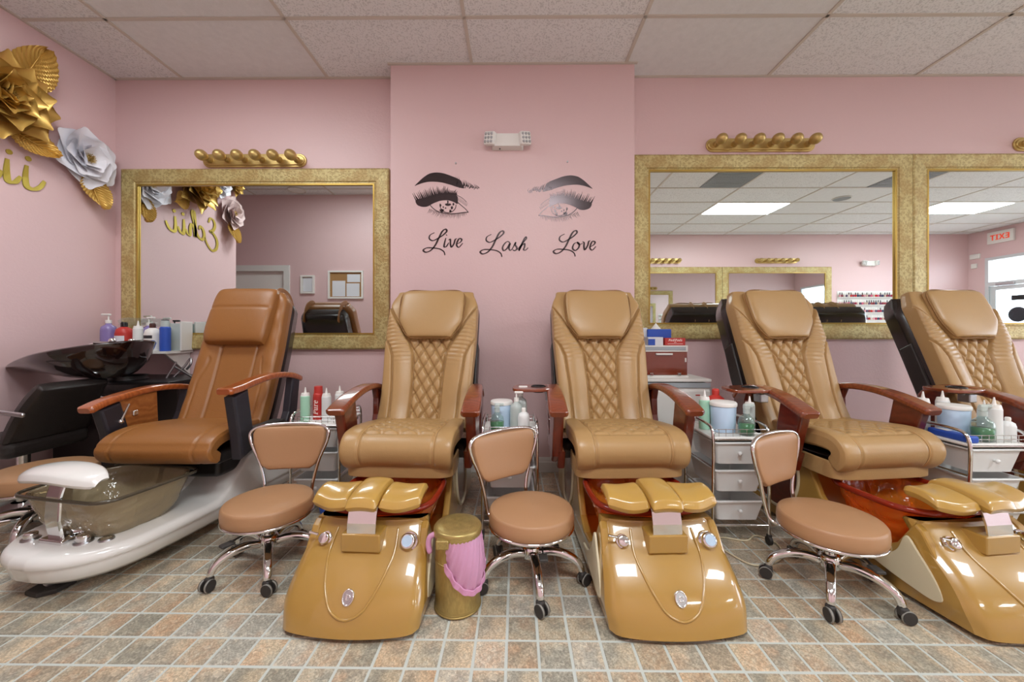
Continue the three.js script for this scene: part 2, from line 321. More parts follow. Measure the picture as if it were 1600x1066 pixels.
VENTS.forEach(([x, k], i) => {
  const v = thing('ceiling_vent', ['grey square air vent in the ceiling of the middle mirror, left', 'grey square air vent in the ceiling, half behind the mirror frame'][i], 'vent', [x + 0.3, H, CZ[4] - 0.3125], 0, 'ceiling vents');
  const s = []; for (let q = 0; q < 14; q++) s.push(box(-0.28, 0.28, -0.008, 0.0, -0.27 + q * 0.0415, -0.255 + q * 0.0415));
  mesh('backing', box(-0.3, 0.3, 0, 0.005, -0.3, 0.3), M.vent, v); mesh('louvre', s, M.steelGrey, v);
});
{ const s = thing('ceiling_speaker', 'round flat speaker in the ceiling seen in the middle mirror', 'speaker', [5.18, H, -0.27]); mesh('grille', T(cyl(0.12, 0.12, 0.012, 32), 0, -0.006, 0), M.vent, s); mesh('trim_ring', T(new THREE.TorusGeometry(0.12, 0.008, 8, 40).rotateX(PI / 2), 0, -0.006, 0), M.white, s); }
{ const s = thing('ceiling_speaker', 'round ceiling ring at the top of the left mirror reflection', 'speaker', [-3.25, H, -0.68]); mesh('grille', T(cyl(0.11, 0.11, 0.008, 32), 0, -0.004, 0), M.white, s); mesh('trim_ring', T(new THREE.TorusGeometry(0.12, 0.008, 8, 40).rotateX(PI / 2), 0, -0.006, 0), M.tee, s); }
// floor: stone-look tiles with recessed joints
const TW = 0.111, TD = 0.118, FX = -0.027, FZ = -1.4915;
{
  const f = struct('floor');
  mesh('floor_bed', box(XE - 0.15, XR + 0.15, -0.12, -0.0025, ZW - 0.15, ZF + 0.15), M.grout, f);
  const tones = ['#ffffff', '#f7f0e8', '#efeeea', '#f6e8da', '#e4e1da', '#fff8ee'].map((c) => std({ map: tileTex, color: c, roughness: 0.42, bumpMap: tileTex, bumpScale: 0.0006 }));
  const variants = [];
  for (let v = 0; v < 12; v++) {
    const w = TW / 2 - 0.0038 - 0.0012 * hash(v, 1, 1), d = TD / 2 - 0.0038 - 0.0012 * hash(v, 2, 1), e = 0.002, p = [], uv = [];
    const jx = (k) => 0.0012 * (hash(v, k, 8) - 0.5), q = [[-w, -d], [w, -d], [w, d], [-w, d]].map(([x, z], k) => [x + jx(k), z + jx(k + 9)]);
    const top = q.map(([x, z]) => [x - Math.sign(x) * e, 0, z - Math.sign(z) * e]), low = q.map(([x, z]) => [x, -0.003, z]);
    const tri = (...t) => t.forEach((a) => { p.push(...a); uv.push(a[0] + hash(v, 3, 3), a[2] + hash(v, 4, 3)); });
    tri(top[0], top[2], top[1]); tri(top[0], top[3], top[2]);
    for (let k = 0; k < 4; k++) { const n = (k + 1) % 4; tri(top[k], top[n], low[n]); tri(top[k], low[n], low[k]); }
    const g = new THREE.BufferGeometry(); g.setAttribute('position', new THREE.Float32BufferAttribute(p, 3)); g.setAttribute('uv', new THREE.Float32BufferAttribute(uv, 2)); g.computeVertexNormals(); variants.push(g);
  }
  const rot = -0.0055, cr = Math.cos(rot), sr = Math.sin(rot), all = [];
  for (let i = -50; i < 90; i++) for (let j = -34; j < 18; j++) {
    const lx = (i + 0.5) * TW, lz = (j + 0.5) * TD, x = FX + lx * cr + lz * sr, z = FZ - lx * sr + lz * cr;
    if (x < XE || x > XR || z < ZW || z > ZF) continue;
    if (x < XL && z < -1.78) continue;
    const Zc = -z, px = 804 + x / Zc * 600, py = 520 + 1.1 / Zc * 600;
    const under = [-1.85, -0.6, 0.58, 1.85, 3.1].some((c) => Math.abs(x - c) < 0.24 && Zc > 1.45);
    const seen = Zc > 1.1 && px > -30 && px < 1630 && py < 1090 && !under;
    all.push({ x, z, i, j, rank: seen ? Zc : 99 });
  }
  all.sort((a, b) => a.rank - b.rank || a.x - b.x);
  const rest = tones.map(() => []);
  all.forEach((t, k) => {
    const v = Math.floor(hash(t.i + 100, t.j + 100, 6) * 12), tone = Math.floor(hash(t.i + 100, t.j + 100, 16) * tones.length), dy = -0.0006 * hash(t.i + 100, t.j + 100, 26);
    if (k < 300 && t.rank < 99) { const m = mesh('floor_tile', variants[v], tones[tone], f); m.position.set(t.x, dy, t.z); m.rotation.y = rot; }
    else { const g = variants[v].clone(); g.rotateY(rot); g.translate(t.x, dy, t.z); rest[tone].push(g); }
  });
  const gs = rest.map((l) => merge(l)), far = new THREE.Mesh(mergeGeometries(gs, true), tones); far.name = 'floor_tiles'; far.userData.kind = 'stuff'; far.receiveShadow = true; f.add(far);
}
// skirting
{
  const prof = [[0, 0], [0.016, 0], [0.016, 0.075], [0.011, 0.085], [0.011, 0.097], [0.005, 0.11], [0, 0.115]];
  const run = (len) => { const g = extr(prof, len, 0); return g; };
  const put = (name, x0, x1, z) => { const g = run(x1 - x0); g.rotateY(-PI / 2); structMesh(name, T(g, (x0 + x1) / 2, 0, z), M.trim); };
  put('baseboard_back', XL, PX0, ZW); put('baseboard_back_right', PX1, XR, ZW); put('baseboard_pillar', PX0 - 0.01, PX1 + 0.01, ZP);
  const s1 = run(0.164); structMesh('baseboard_pillar_left', T(s1.rotateY(PI), PX0, 0, (ZW + ZP) / 2), M.trim);
  const s2 = run(0.164); structMesh('baseboard_pillar_right', T(s2, PX1, 0, (ZW + ZP) / 2), M.trim);
  const g = run(1.42); structMesh('baseboard_left', T(g, XL, 0, -2.495), M.trim);
}

// ---------------------------------------------------------------- mirrors and light bars
function wallMirror(label, x0, x1, y0, y1, z, face, group) {
  const cx = (x0 + x1) / 2, cy = (y0 + y1) / 2, w = x1 - x0, h = y1 - y0, F = 0.135, o = thing('wall_mirror', label, 'mirror', [cx, cy, z], face > 0 ? 0 : PI, group);
  mesh('mirror_glass', T(boxUV(w - 2 * F + 0.02, h - 2 * F + 0.02, 0.008), 0, 0, 0.012), M.mirror, o);
  const rail = (len) => { // mitred rail, profile raised to the outside
    const p = [], uv = [], prof = [[0, 0], [0, 0.034], [0.012, 0.04], [F - 0.03, 0.033], [F - 0.024, 0.026], [F - 0.012, 0.028], [F, 0.018], [F, 0]];
    const L = len / 2, pt = (k, s) => [s * (L - prof[k][0]), -prof[k][0], prof[k][1]];
    for (let k = 0; k < prof.length - 1; k++) { const a = pt(k, -1), b = pt(k, 1), c = pt(k + 1, 1), d = pt(k + 1, -1); for (const q of [a, c, b, a, d, c]) { p.push(...q); uv.push(q[0], q[1] + q[2]); } }
    const g = new THREE.BufferGeometry(); g.setAttribute('position', new THREE.Float32BufferAttribute(p, 3)); g.setAttribute('uv', new THREE.Float32BufferAttribute(uv, 2)); g.computeVertexNormals(); return g;
  };
  const m2 = M.frame.clone(); m2.side = THREE.DoubleSide;
  for (const [len, rz, x, y] of [[w, 0, 0, h / 2], [w, PI, 0, -h / 2], [h, PI / 2, -w / 2, 0], [h, -PI / 2, w / 2, 0]]) { const g = rail(len); g.rotateZ(rz); mesh('frame_rail', T(g, x, y, 0), m2, o); }
  const b = 0.012, iw = w / 2 - F, ih = h / 2 - F;
  mesh('inner_bead', [box(-iw - b, iw + b, ih, ih + b, 0.014, 0.03), box(-iw - b, iw + b, -ih - b, -ih, 0.014, 0.03), box(-iw - b, -iw, -ih, ih, 0.014, 0.03), box(iw, iw + b, -ih, ih, 0.014, 0.03)], M.frameEdge, o);
  return o;
}
wallMirror('wide gold framed wall mirror left of the pillar, reflecting paper flowers', -3.276, -1.041, 0.963, 2.463, ZW, 1);
wallMirror('wide gold framed wall mirror directly right of the pillar', 0.985, 3.27, 1.047, 2.569, ZW, 1);
wallMirror('gold framed wall mirror cut off by the right edge of the photo', 3.272, 5.56, 1.047, 2.569, ZW, 1);
wallMirror('gold framed mirror on the opposite wall, left one in the reflection', 2.2, 4.5, 1.0, 2.525, ZF, -1);
wallMirror('gold framed mirror on the opposite wall, right one in the reflection', 4.51, 6.86, 1.0, 2.525, ZF, -1);
const bulb = lathe([[0.0, 0.165], [0.018, 0.16], [0.033, 0.147], [0.041, 0.128], [0.043, 0.112], [0.039, 0.094], [0.028, 0.076], [0.019, 0.064], [0.017, 0.05]], 20);
const socket = lathe([[0.026, 0.02], [0.026, 0.03], [0.021, 0.04], [0.021, 0.058], [0.012, 0.058]], 16);
[bulb, socket].forEach((g) => g.rotateX(PI / 2));
function lightBar(label, x0, x1, y, z, face) {
  const w = x1 - x0, o = thing('vanity_light', label, 'wall light', [(x0 + x1) / 2, y, z], face > 0 ? 0 : PI, 'brass vanity light bars');
  const hh = 0.056, pl = []; for (let i = 0; i <= 12; i++) { const a = -PI / 2 + PI * i / 12; pl.push([w / 2 - hh + Math.cos(a) * hh, Math.sin(a) * hh]); } for (let i = 0; i <= 12; i++) { const a = PI / 2 + PI * i / 12; pl.push([-w / 2 + hh + Math.cos(a) * hh, Math.sin(a) * hh]); }
  mesh('backplate', [T(extr(pl, 0.014, 0.004), 0, 0, 0.007), T(extr(pl.map(([a, b]) => [a * 0.975, b * 0.75]), 0.02, 0.006), 0, 0, 0.014)], M.brass, o);
  for (let i = 0; i < 6; i++) { const x = -w / 2 + w * (i + 0.5) / 6; const s = mesh('socket', socket, M.brass, o); s.position.x = x; const b = mesh('bulb', bulb, M.brass, o); b.position.x = x; }
}
lightBar('brass six-bulb light bar above the mirror left of the pillar', -2.61, -1.74, 2.54, ZW, 1);
lightBar('brass six-bulb light bar above the mirror right of the pillar', 1.59, 2.49, 2.657, ZW, 1);
lightBar('brass light bar cut off at the right edge of the photo', 4.12, 5.02, 2.657, ZW, 1);
lightBar('brass light bar on the opposite wall, left one in the reflection', 2.75, 3.62, 2.66, ZF, -1);
lightBar('brass light bar on the opposite wall, right one in the reflection', 5.22, 6.14, 2.66, ZF, -1);
function emergency(label, pos, face) {
  const o = thing('emergency_light', label, 'emergency light', pos, face > 0 ? 0 : PI);
  mesh('housing', [loft([rring(0.125, 0.055, 0.01, (a, b) => [a, b, 0]), rring(0.12, 0.052, 0.01, (a, b) => [a, b, 0.05]), rring(0.105, 0.048, 0.012, (a, b) => [a, b, 0.065])]).rotateZ(0)], M.white, o);
  for (const s of [-1, 1]) {
    const h = new THREE.Group(); h.name = 'lamp_head'; h.position.set(s * 0.135, 0.005, 0.07); h.rotation.set(0.1, s * 0.45, s * 0.12); o.add(h);
    mesh('head_shell', rbox(0.09, 0.1, 0.05, 0.014), M.white, h);
    const l = []; for (let i = 0; i < 3; i++) for (let j = 0; j < 3; j++) l.push(T(sph(0.011, 8), -0.026 + i * 0.026, -0.028 + j * 0.028, 0.024));
    mesh('reflector', l, M.satin, h);
  }
  mesh('test_button', T(sph(0.006, 8), -0.06, -0.055, 0.03), M.rubber, o);
}
emergency('white twin-head emergency light on the pillar above the eye decals', [-0.055, 2.6, ZP], 1);
emergency('white emergency light on the opposite wall seen in the middle mirror', [7.67, 2.6, ZF], -1);

// ---------------------------------------------------------------- vinyl decals on the pillar (flat print, laid out in metres)
const dx = (cx) => (640 + cx / 5.3333 - 804) * 0.005075, dy = (cy) => 1.1 + (520 - (250 + cy / 5.3333)) * 0.005075;
function ribbon(pts, w, z = 0, taper = 1, n) {
  const c = new THREE.CatmullRomCurve3(pts.map((p) => V3(p[0], p[1], 0)), false, 'centripetal'), N = n || Math.max(8, pts.length * 6), p = [];
  const at = (i) => { const t = i / N, q = c.getPoint(t), d = c.getTangent(t), e = taper === 1 ? Math.pow(Math.sin(PI * clamp(t, 0.04, 0.96)), 0.25) : taper === 2 ? 1 - t * 0.92 : 1, k = w / 2 * e * (taper === 1 ? 0.65 + 0.6 * Math.abs(d.x * 0.3 - d.y * 0.95) : 1); return [[q.x - d.y * k, q.y + d.x * k, z], [q.x + d.y * k, q.y - d.x * k, z]]; };
  for (let i = 0; i < N; i++) { const [a, b] = at(i), [e, f] = at(i + 1); p.push(...a, ...b, ...e, ...b, ...f, ...e); }
  const g = new THREE.BufferGeometry(); g.setAttribute('position', new THREE.Float32BufferAttribute(p, 3)); g.setAttribute('uv', new THREE.Float32BufferAttribute(new Float32Array(p.length / 3 * 2), 2)); g.computeVertexNormals(); return g;
}
function flat(pts, z = 0, smoothIt = true, holes = []) { const s = shape2(pts, smoothIt); for (const h of holes) s.holes.push(new THREE.Path(shape2(h, true).getPoints())); return T(new THREE.ShapeGeometry(s), 0, 0, z); }
M.vinyl.side = THREE.DoubleSide;
for (const side of [0, 1]) {
  const X = (x) => side ? dx(1565 - x) : dx(x), Y = (y) => dy(y + (side ? 28 : 0)), P = (l) => l.map(([x, y]) => [X(x), Y(y)]);
  const o = thing('eye_decal', side ? 'right eye wall decal with eyebrow and lashes, above the word Love' : 'left eye wall decal with eyebrow and lashes, above the word Live', 'wall decal', [0, 0, ZP + 0.0015]);
  const brow = [flat(P([[42, 214], [75, 180], [120, 140], [165, 113], [220, 103], [280, 110], [340, 130], [400, 155], [425, 172], [440, 205], [455, 235], [400, 226], [330, 203], [250, 184], [170, 180], [110, 190], [64, 206]]))];
  for (let k = 0; k < 30; k++) { const t = k / 29, x = 380 + t * 200, y = 218 + t * 28 + rr(-14, 10), l = lerp(70, 26, t) * rr(0.7, 1.1); brow.push(ribbon(P([[x, y], [x + l * 0.25 - 8, y - l * 0.5], [x + l * 0.3 - 22, y - l]]), 0.008 * (1.1 - t * 0.5), 0.0002, 2, 5)); }
  mesh('eyebrow', brow, M.vinyl, o);
  const lid = [flat(P([[48, 340], [64, 374], [110, 390], [150, 386], [176, 372], [218, 352], [262, 338], [320, 336], [372, 352], [398, 366], [402, 330], [396, 300], [360, 282], [300, 274], [230, 283], [170, 298], [110, 318], [64, 326]]))];
  lid.push(ribbon(P([[385, 340], [430, 378], [462, 405], [490, 437]]), 0.0055, 0.0002, 0), ribbon(P([[340, 280], [400, 296], [440, 318], [474, 350]]), 0.003, 0.0002, 0));
  for (let k = 0; k < 34; k++) { const t = k / 33, x = 52 + t * 330, y = 350 - 70 * Math.sin(t * PI * 0.62), l = lerp(75, 60, t) * rr(0.6, 1.15) * (t > 0.8 ? 0.6 : 1), lean = lerp(-30, 18, t); lid.push(ribbon(P([[x + 10, y + 6], [x + lean * 0.35, y - l * 0.5], [x + lean, y - l]]), 0.011, 0.0003, 2, 6)); }
  for (let k = 0; k < 12; k++) { const x = 395 + k * 7, y = 325 + k * 5; lid.push(ribbon(P([[x, y + 6], [x + 9, y - 12], [x + 12, y - 24]]), 0.0022, 0.0003, 2, 4)); }
  mesh('upper_lashes', lid, M.vinyl, o);
  const iris = []; const ring = []; for (let k = 0; k <= 20; k++) { const a = -0.1 + 1.02 * PI * k / 20 + 0.0; ring.push([320 + 66 * Math.cos(a), 378 + 60 * Math.sin(a)]); }
  iris.push(ribbon(P(ring), 0.005, 0.0004, 0));
  for (const [x, y, a, b] of [[320, 372, 24, 12], [268, 420, 18, 14], [255, 378, 8, 14], [352, 398, 9, 15], [340, 425, 10, 12], [300, 400, 6, 6], [318, 350, 6, 14], [280, 392, 5, 8], [365, 368, 7, 12]]) iris.push(flat(P([...Array(9)].map((_, k) => [x + a * Math.cos(k * 0.698) * rr(0.75, 1.2), y + b * Math.sin(k * 0.698) * rr(0.75, 1.2)])), 0.0004));
  mesh('iris', iris, M.vinyl, o);
  const low = [ribbon(P([[168, 372], [195, 402], [235, 428], [290, 442], [345, 448], [410, 443], [455, 437], [490, 436]]), 0.006, 0.0002, 0)];
  for (let k = 0; k < 26; k++) { const t = k / 25, x = 168 + t * 300, y = 388 + 62 * Math.sin(PI * (0.1 + t * 0.62)), l = (48 - 26 * Math.abs(t - 0.45)) * rr(0.65, 1.15), lean = lerp(-26, 6, t); low.push(ribbon(P([[x, y], [x + lean * 0.3, y + l * 0.5], [x + lean, y + l]]), 0.005, 0.0003, 2, 5)); }
  mesh('lower_lashes', low, M.vinyl, o);
}
{
  const L = [[206, 605], [168, 628], [164, 656], [190, 672], [232, 655], [285, 620], [310, 590], [300, 577], [276, 590], [243, 650], [212, 712], [170, 757], [130, 768], [113, 752], [138, 734], [196, 733], [256, 744], [286, 766], [294, 793]];
  const words = [
    ['Live', 0, 0, [['i', [[302, 650], [290, 696], [288, 724], [304, 722], [326, 690]]], ['i_dot', [[306, 628], [309, 622]]], ['v', [[324, 668], [338, 660], [340, 700], [348, 726], [368, 700], [382, 660], [396, 656]]], ['e', [[396, 700], [426, 682], [434, 662], [416, 655], [398, 680], [392, 712], [408, 728], [442, 694]]]], 'dark script wall decal reading Live, under the left eye'],
    ['Lash', 475, 15, [['a', [[838, 690], [815, 680], [787, 704], [774, 738], [785, 756], [810, 740], [838, 694], [828, 738], [838, 754], [856, 742]]], ['s', [[854, 745], [884, 688], [880, 708], [894, 734], [880, 756], [858, 750]]], ['h', [[898, 748], [936, 700], [974, 652], [968, 642], [930, 712], [910, 758], [936, 712], [958, 698], [958, 722], [950, 750], [966, 752], [988, 732]]]], 'dark script wall decal reading Lash, in the middle of three words'],
    ['Love', 1085, 13, [['o', [[1398, 686], [1370, 700], [1358, 738], [1378, 756], [1406, 735], [1413, 702], [1396, 687], [1412, 706], [1442, 696]]], ['v', [[1440, 682], [1452, 690], [1452, 725], [1458, 750], [1482, 716], [1494, 678], [1506, 676]]], ['e', [[1506, 726], [1536, 706], [1544, 686], [1524, 680], [1508, 706], [1502, 738], [1520, 753], [1552, 722]]]], 'dark script wall decal reading Love, under the right eye'],
  ];
  for (const [w, ox, oy, ls, label] of words) {
    const o = thing('word_decal', label, 'wall decal', [0, 0, ZP + 0.0015]);
    mesh('letter', ribbon(L.map(([x, y]) => [dx(x + ox), dy(y + oy)]), 0.0125, 0, 1, 120), M.vinyl, o);
    for (const [, l] of ls) mesh('letter', ribbon(l.map(([x, y]) => [dx(x), dy(y)]), 0.0115, 0.0002, 1, 50), M.vinyl, o);
  }
  for (const [px, py, lab] of [[385, 28, 'small screw left in the pillar above the left eyebrow'], [1315, 18, 'small screw left in the pillar above the right eyebrow']]) {
    const o = thing('wall_screw', lab, 'screw', [dx(px), dy(py), ZP]); const g = cyl(0.006, 0.006, 0.012, 10); g.rotateX(PI / 2); mesh('screw_head', T(g, 0, 0, 0.006), M.satin, o);
  }
}

// ---------------------------------------------------------------- paper flowers and name on the left wall
function petalGeo(L, W, cup, bend, tip = 0, nu = 10, nv = 12) {
  const p = [], uv = [], idx = [];
  for (let j = 0; j <= nv; j++) for (let i = 0; i <= nu; i++) {
    const v = j / nv, u = -1 + 2 * i / nu, w = W * Math.pow(Math.sin(PI * clamp(0.1 + 0.86 * Math.pow(v, 0.8), 0, 1)), 0.6) * (1 - tip * v * v * v), x = u * w, y = L * v * (1 - 0.1 * u * u * v);
    p.push(x, y, cup * u * u * (0.25 + 0.75 * Math.sin(PI * v)) + bend * v * v * (1 - 0.75 * v)); uv.push(u, v);
  }
  for (let j = 0; j < nv; j++) for (let i = 0; i < nu; i++) { const a = j * (nu + 1) + i, b = a + nu + 1; idx.push(a, a + 1, b, b, a + 1, b + 1); }
  const g = new THREE.BufferGeometry(); g.setAttribute('position', new THREE.Float32BufferAttribute(p, 3)); g.setAttribute('uv', new THREE.Float32BufferAttribute(uv, 2)); g.setIndex(idx); g.computeVertexNormals(); return g;
}
function flower(label, y, Z, R, mat, centreMat, layers, pointy = 0.2) {
  const o = thing('paper_flower', label, 'paper flower', [XL, y, -Z], PI / 2, 'paper flowers on the left wall');
  layers.forEach(([n, s, tilt, lift], k) => {
    const g = petalGeo(R * s, R * s * (pointy > 0.3 ? 0.5 : 0.62), R * 0.12, R * 0.3, pointy);
    for (let i = 0; i < n; i++) { const m = mesh('petal', g, mat, o); m.rotation.order = 'ZXY'; m.rotation.set(tilt + rr(-0.04, 0.04), rr(0.1, 0.2), (i / n) * 2 * PI + k * 0.6 + rr(-0.08, 0.08)); m.position.z = lift; }
  });
  const cs = [T(sph(R * 0.09, 12), 0, 0, 0)]; for (let i = 0; i < 40; i++) { const a = i * 2.4, q = R * 0.16 * Math.sqrt(i / 40); cs.push(rod([0, 0, 0], [Math.cos(a) * q, Math.sin(a) * q, R * 0.14], R * 0.012, 4)); }
  const c = mesh('flower_centre', cs, centreMat, o); c.position.z = layers[layers.length - 1][3] + R * 0.1;
}
const LW = [[6, 1, 0.14, 0.015], [6, 0.8, 0.34, 0.03], [5, 0.58, 0.62, 0.042]];
flower('large white paper flower with gold centre beside the mirror', 2.445, 2.94, 0.24, M.whitePaper, M.brass, LW, 0.1);
flower('large metallic gold paper flower cut off by the left edge', 2.63, 2.44, 0.31, M.goldPaper, M.brass, [[8, 1, 0.2, 0.02], [7, 0.86, 0.42, 0.04], [7, 0.66, 0.66, 0.055], [6, 0.46, 0.92, 0.07]], 0.45);
flower('blush paper flower seen only in the left mirror', 2.5, 1.9, 0.2, M.blushPaper, M.brass, LW, 0.1);
flower('small white paper flower seen only at the top of the left mirror', 2.78, 2.08, 0.17, M.whitePaper, M.brass, LW, 0.1);
flower('small gold paper flower seen only at the top of the left mirror', 2.86, 1.84, 0.15, M.goldPaper, M.brass, LW, 0.5);
function leaf(label, y, Z, L, W, turn, tilt) {
  const o = thing('paper_leaf', label, 'paper leaf', [XL + 0.012, y, -Z], PI / 2, 'pleated gold paper leaves'), p = [], idx = [], nu = 24, nv = 44;
  for (let j = 0; j <= nv; j++) for (let i = 0; i <= nu; i++) {
    const v = j / nv, u = -1 + 2 * i / nu, w = W * Math.pow(Math.sin(PI * Math.pow(v, 0.8) * 0.97 + 0.03), 0.75), s = v * 11 - Math.abs(u) * 3.2, tri = Math.abs(((s % 1) + 1) % 1 - 0.5) * 2;
    p.push(u * w, L * v, 0.012 * tri + 0.03 * Math.abs(u) * W / 0.1 + 0.05 * v * v);
  }
  for (let j = 0; j < nv; j++) for (let i = 0; i < nu; i++) { const a = j * (nu + 1) + i, b = a + nu + 1; idx.push(a, a + 1, b, b, a + 1, b + 1); }
  let g = new THREE.BufferGeometry(); g.setAttribute('position', new THREE.Float32BufferAttribute(p, 3)); g.setIndex(idx); g = g.toNonIndexed(); g.computeVertexNormals();
  g.rotateX(tilt); g.rotateZ(turn); mesh('leaf_blade', g, M.goldPaper, o);
  const s = rod([0, -0.02, 0.004], [0, L * 0.95, 0.045], 0.003, 6); s.rotateX(tilt); s.rotateZ(turn); mesh('midrib', s, M.goldPaper, o);
}
leaf('upright pleated gold paper leaf above the gold flower', 2.75, 2.56, 0.34, 0.13, -0.25, 0.12);
leaf('pleated gold paper leaf hanging below the large white flower', 2.33, 2.98, 0.27, 0.11, PI + 0.15, 0.15);
leaf('pleated gold paper leaf below the blush flower, seen in the mirror', 2.4, 1.9, 0.26, 0.1, PI, 0.15);
leaf('gold paper leaf between the gold and the white flower', 2.46, 2.5, 0.26, 0.09, -2.0, 0.12);
{ // the name in gold script; t runs along the wall towards the mirror
  const o = thing('name_lettering', 'gold script name lettering on the left wall below the flowers', 'wall lettering', [XL + 0.002, 0, 0], PI / 2);
  const X = (t) => 2.10 + t * 0.63, S = {
    E: [[0.16, 2.31], [0.12, 2.36], [0.05, 2.35], [0.02, 2.29], [0.07, 2.23], [0.12, 2.215], [0.05, 2.2], [-0.03, 2.13], [-0.01, 2.04], [0.08, 2.01], [0.18, 2.06], [0.24, 2.13]],
    c: [[0.36, 2.2], [0.33, 2.235], [0.27, 2.2], [0.255, 2.13], [0.3, 2.1], [0.36, 2.11], [0.4, 2.15]],
    h: [[0.4, 2.15], [0.47, 2.26], [0.5, 2.36], [0.47, 2.37], [0.445, 2.28], [0.435, 2.105], [0.46, 2.2], [0.51, 2.225], [0.535, 2.18], [0.54, 2.11], [0.58, 2.11], [0.62, 2.16]],
    i: [[0.66, 2.25], [0.655, 2.16], [0.67, 2.105], [0.72, 2.11], [0.77, 2.16]],
    j: [[0.82, 2.25], [0.81, 2.16], [0.825, 2.105], [0.88, 2.1], [0.94, 2.13], [0.98, 2.18]],
  };
  for (const k of Object.keys(S)) { const r = ribbon(S[k].map(([t, y]) => [X(t), y]), 0.03, 0.006, 1, 60), q = ribbon(S[k].map(([t, y]) => [X(t), y]), 0.03, 0.0, 1, 60); const m = M.goldLetter; m.side = THREE.DoubleSide; mesh('letter', [r, q], m, o); }
  for (const t of [0.675, 0.835]) { const d = cyl(0.017, 0.017, 0.006, 16); d.rotateX(PI / 2); mesh('letter_dot', T(d, X(t), 2.3, 0.003), M.goldLetter, o); }
}

// ---------------------------------------------------------------- gold pedicure chairs (local axes: z forward, origin on the floor)
const innerSeam = line([[0, 0.32], [0.34, 0.33], [0.52, 0.36], [0.60, 0.46], [0.68, 0.62], [0.78, 0.82], [0.87, 1.0], [1, 1.2]]);
const outerSeam = line([[0, 0.73], [0.3, 0.76], [0.5, 0.8], [0.57, 0.88], [0.63, 1.02], [1, 1.4]]);
const groove = (d, w, k) => -k * Math.exp(-(d / w) * (d / w));
function quilt(x, s, pw, ph, k) { const a = x / pw + s / ph, b = x / pw - s / ph, f = (t) => Math.abs(((t % 1) + 1) % 1 - 0.5) * 2; const da = 1 - f(a), db = 1 - f(b); return -k * (Math.exp(-(da * da) / 0.025) + Math.exp(-(db * db) / 0.025)) + k * 0.9 * (1 - Math.pow(1 - Math.min(da, 1), 3)) * (1 - Math.pow(1 - Math.min(db, 1), 3)); }
const BACK = [[-0.27, 0.50], [-0.335, 0.62], [-0.40, 0.80], [-0.475, 1.02], [-0.555, 1.22], [-0.625, 1.37]];
const backHW = (v) => 0.285 * (1 + 0.06 * smooth(0.2, 0.7, v)) * (1 - 0.13 * Math.pow(smooth(0.8, 1, v), 2.5));
function backPuff(u, v, x, s) {
  const a = Math.abs(u), si = innerSeam(v), so = outerSeam(v), hw = backHW(v);
  let f = 0.032 + 0.03 * smooth(0.25, 0.85, a) * (1 - smooth(0.85, 1, v) * 0.4);
  f += groove((a - si) * hw * 0.85, 0.006, 0.02) + groove((a - so) * hw, 0.006, 0.018);
  if (a < si) { f -= 0.006; f += quilt(x, s, 0.072, 0.115, 0.0105) * (1 - smooth(0.66, 0.71, v)) * smooth(0, 0.03, si - a); }
  else { // gathered leather where the bolsters turn
    const t = smooth(0.42, 0.6, v) * (1 - smooth(0.72, 0.86, v)); f += t * 0.0028 * Math.sin(s * 230 + a * 9) * smooth(0, 0.08, a - si) * (a < so ? 1 : 0.15);
    f += 0.009 * Math.sin(PI * clamp((a - si) / Math.max(0.05, Math.min(so, 1) - si), 0, 1)) * (a < so ? 1 : 0.5);
  }
  return f;
}
const SEAT = [[0.150, 0.435], [0.185, 0.475], [0.19, 0.525], [0.155, 0.565], [0.08, 0.578], [-0.06, 0.57], [-0.2, 0.556], [-0.33, 0.55]];
const seatHW = (v) => 0.286 - 0.03 * smooth(0.5, 1, v) - 0.012 * Math.pow(1 - v, 6);
function seatPuff(u, v, x, s) {
  const a = Math.abs(u); let f = 0.022 + 0.012 * smooth(0.5, 0.95, a);
  f += groove((a - 0.66) * 0.29, 0.005, 0.010) * smooth(0.02, 0.08, v);
  f += groove(s - 0.175, 0.005, 0.010) * (a < 0.66 ? 1 : 0);
  if (a < 0.66 && s > 0.178 && s < 0.5) f += quilt(x, s, 0.095, 0.09, 0.005);
  return f;
}
const FR = (y) => { const t = clamp((y - 0.02) / 0.30, 0, 1); return { hw: lerp(0.256, 0.272, smooth(0, 0.25, t)) - 0.04 * Math.pow(t, 1.3), zf: 0.735 - 0.20 * t - 0.03 * t * t + 0.03 * Math.sin(PI * clamp(t * 1.25, 0, 1)), zb: lerp(0.36, 0.475, t) }; };
const frontZ = (x, y) => { const r = FR(y); return r.zf - 0.035 * Math.pow(x / r.hw, 2); };
function frontRing(y) {
  const { hw, zb } = FR(y), out = [], n = 22;
  for (let i = 0; i <= n; i++) { const u = -1 + 2 * i / n, x = hw * Math.sign(u) * (1 - Math.pow(1 - Math.abs(u), 1.15)); const e = Math.pow(Math.abs(u), 14) * 0.03; out.push([x, y, frontZ(x, y) - e]); }
  for (let i = 0; i <= 4; i++) out.push([hw, y, lerp(frontZ(hw, y) - 0.05, zb, i / 4)]);
  for (let i = 0; i <= 4; i++) out.push([-hw, y, lerp(zb, frontZ(hw, y) - 0.05, i / 4)]);
  return out;
}
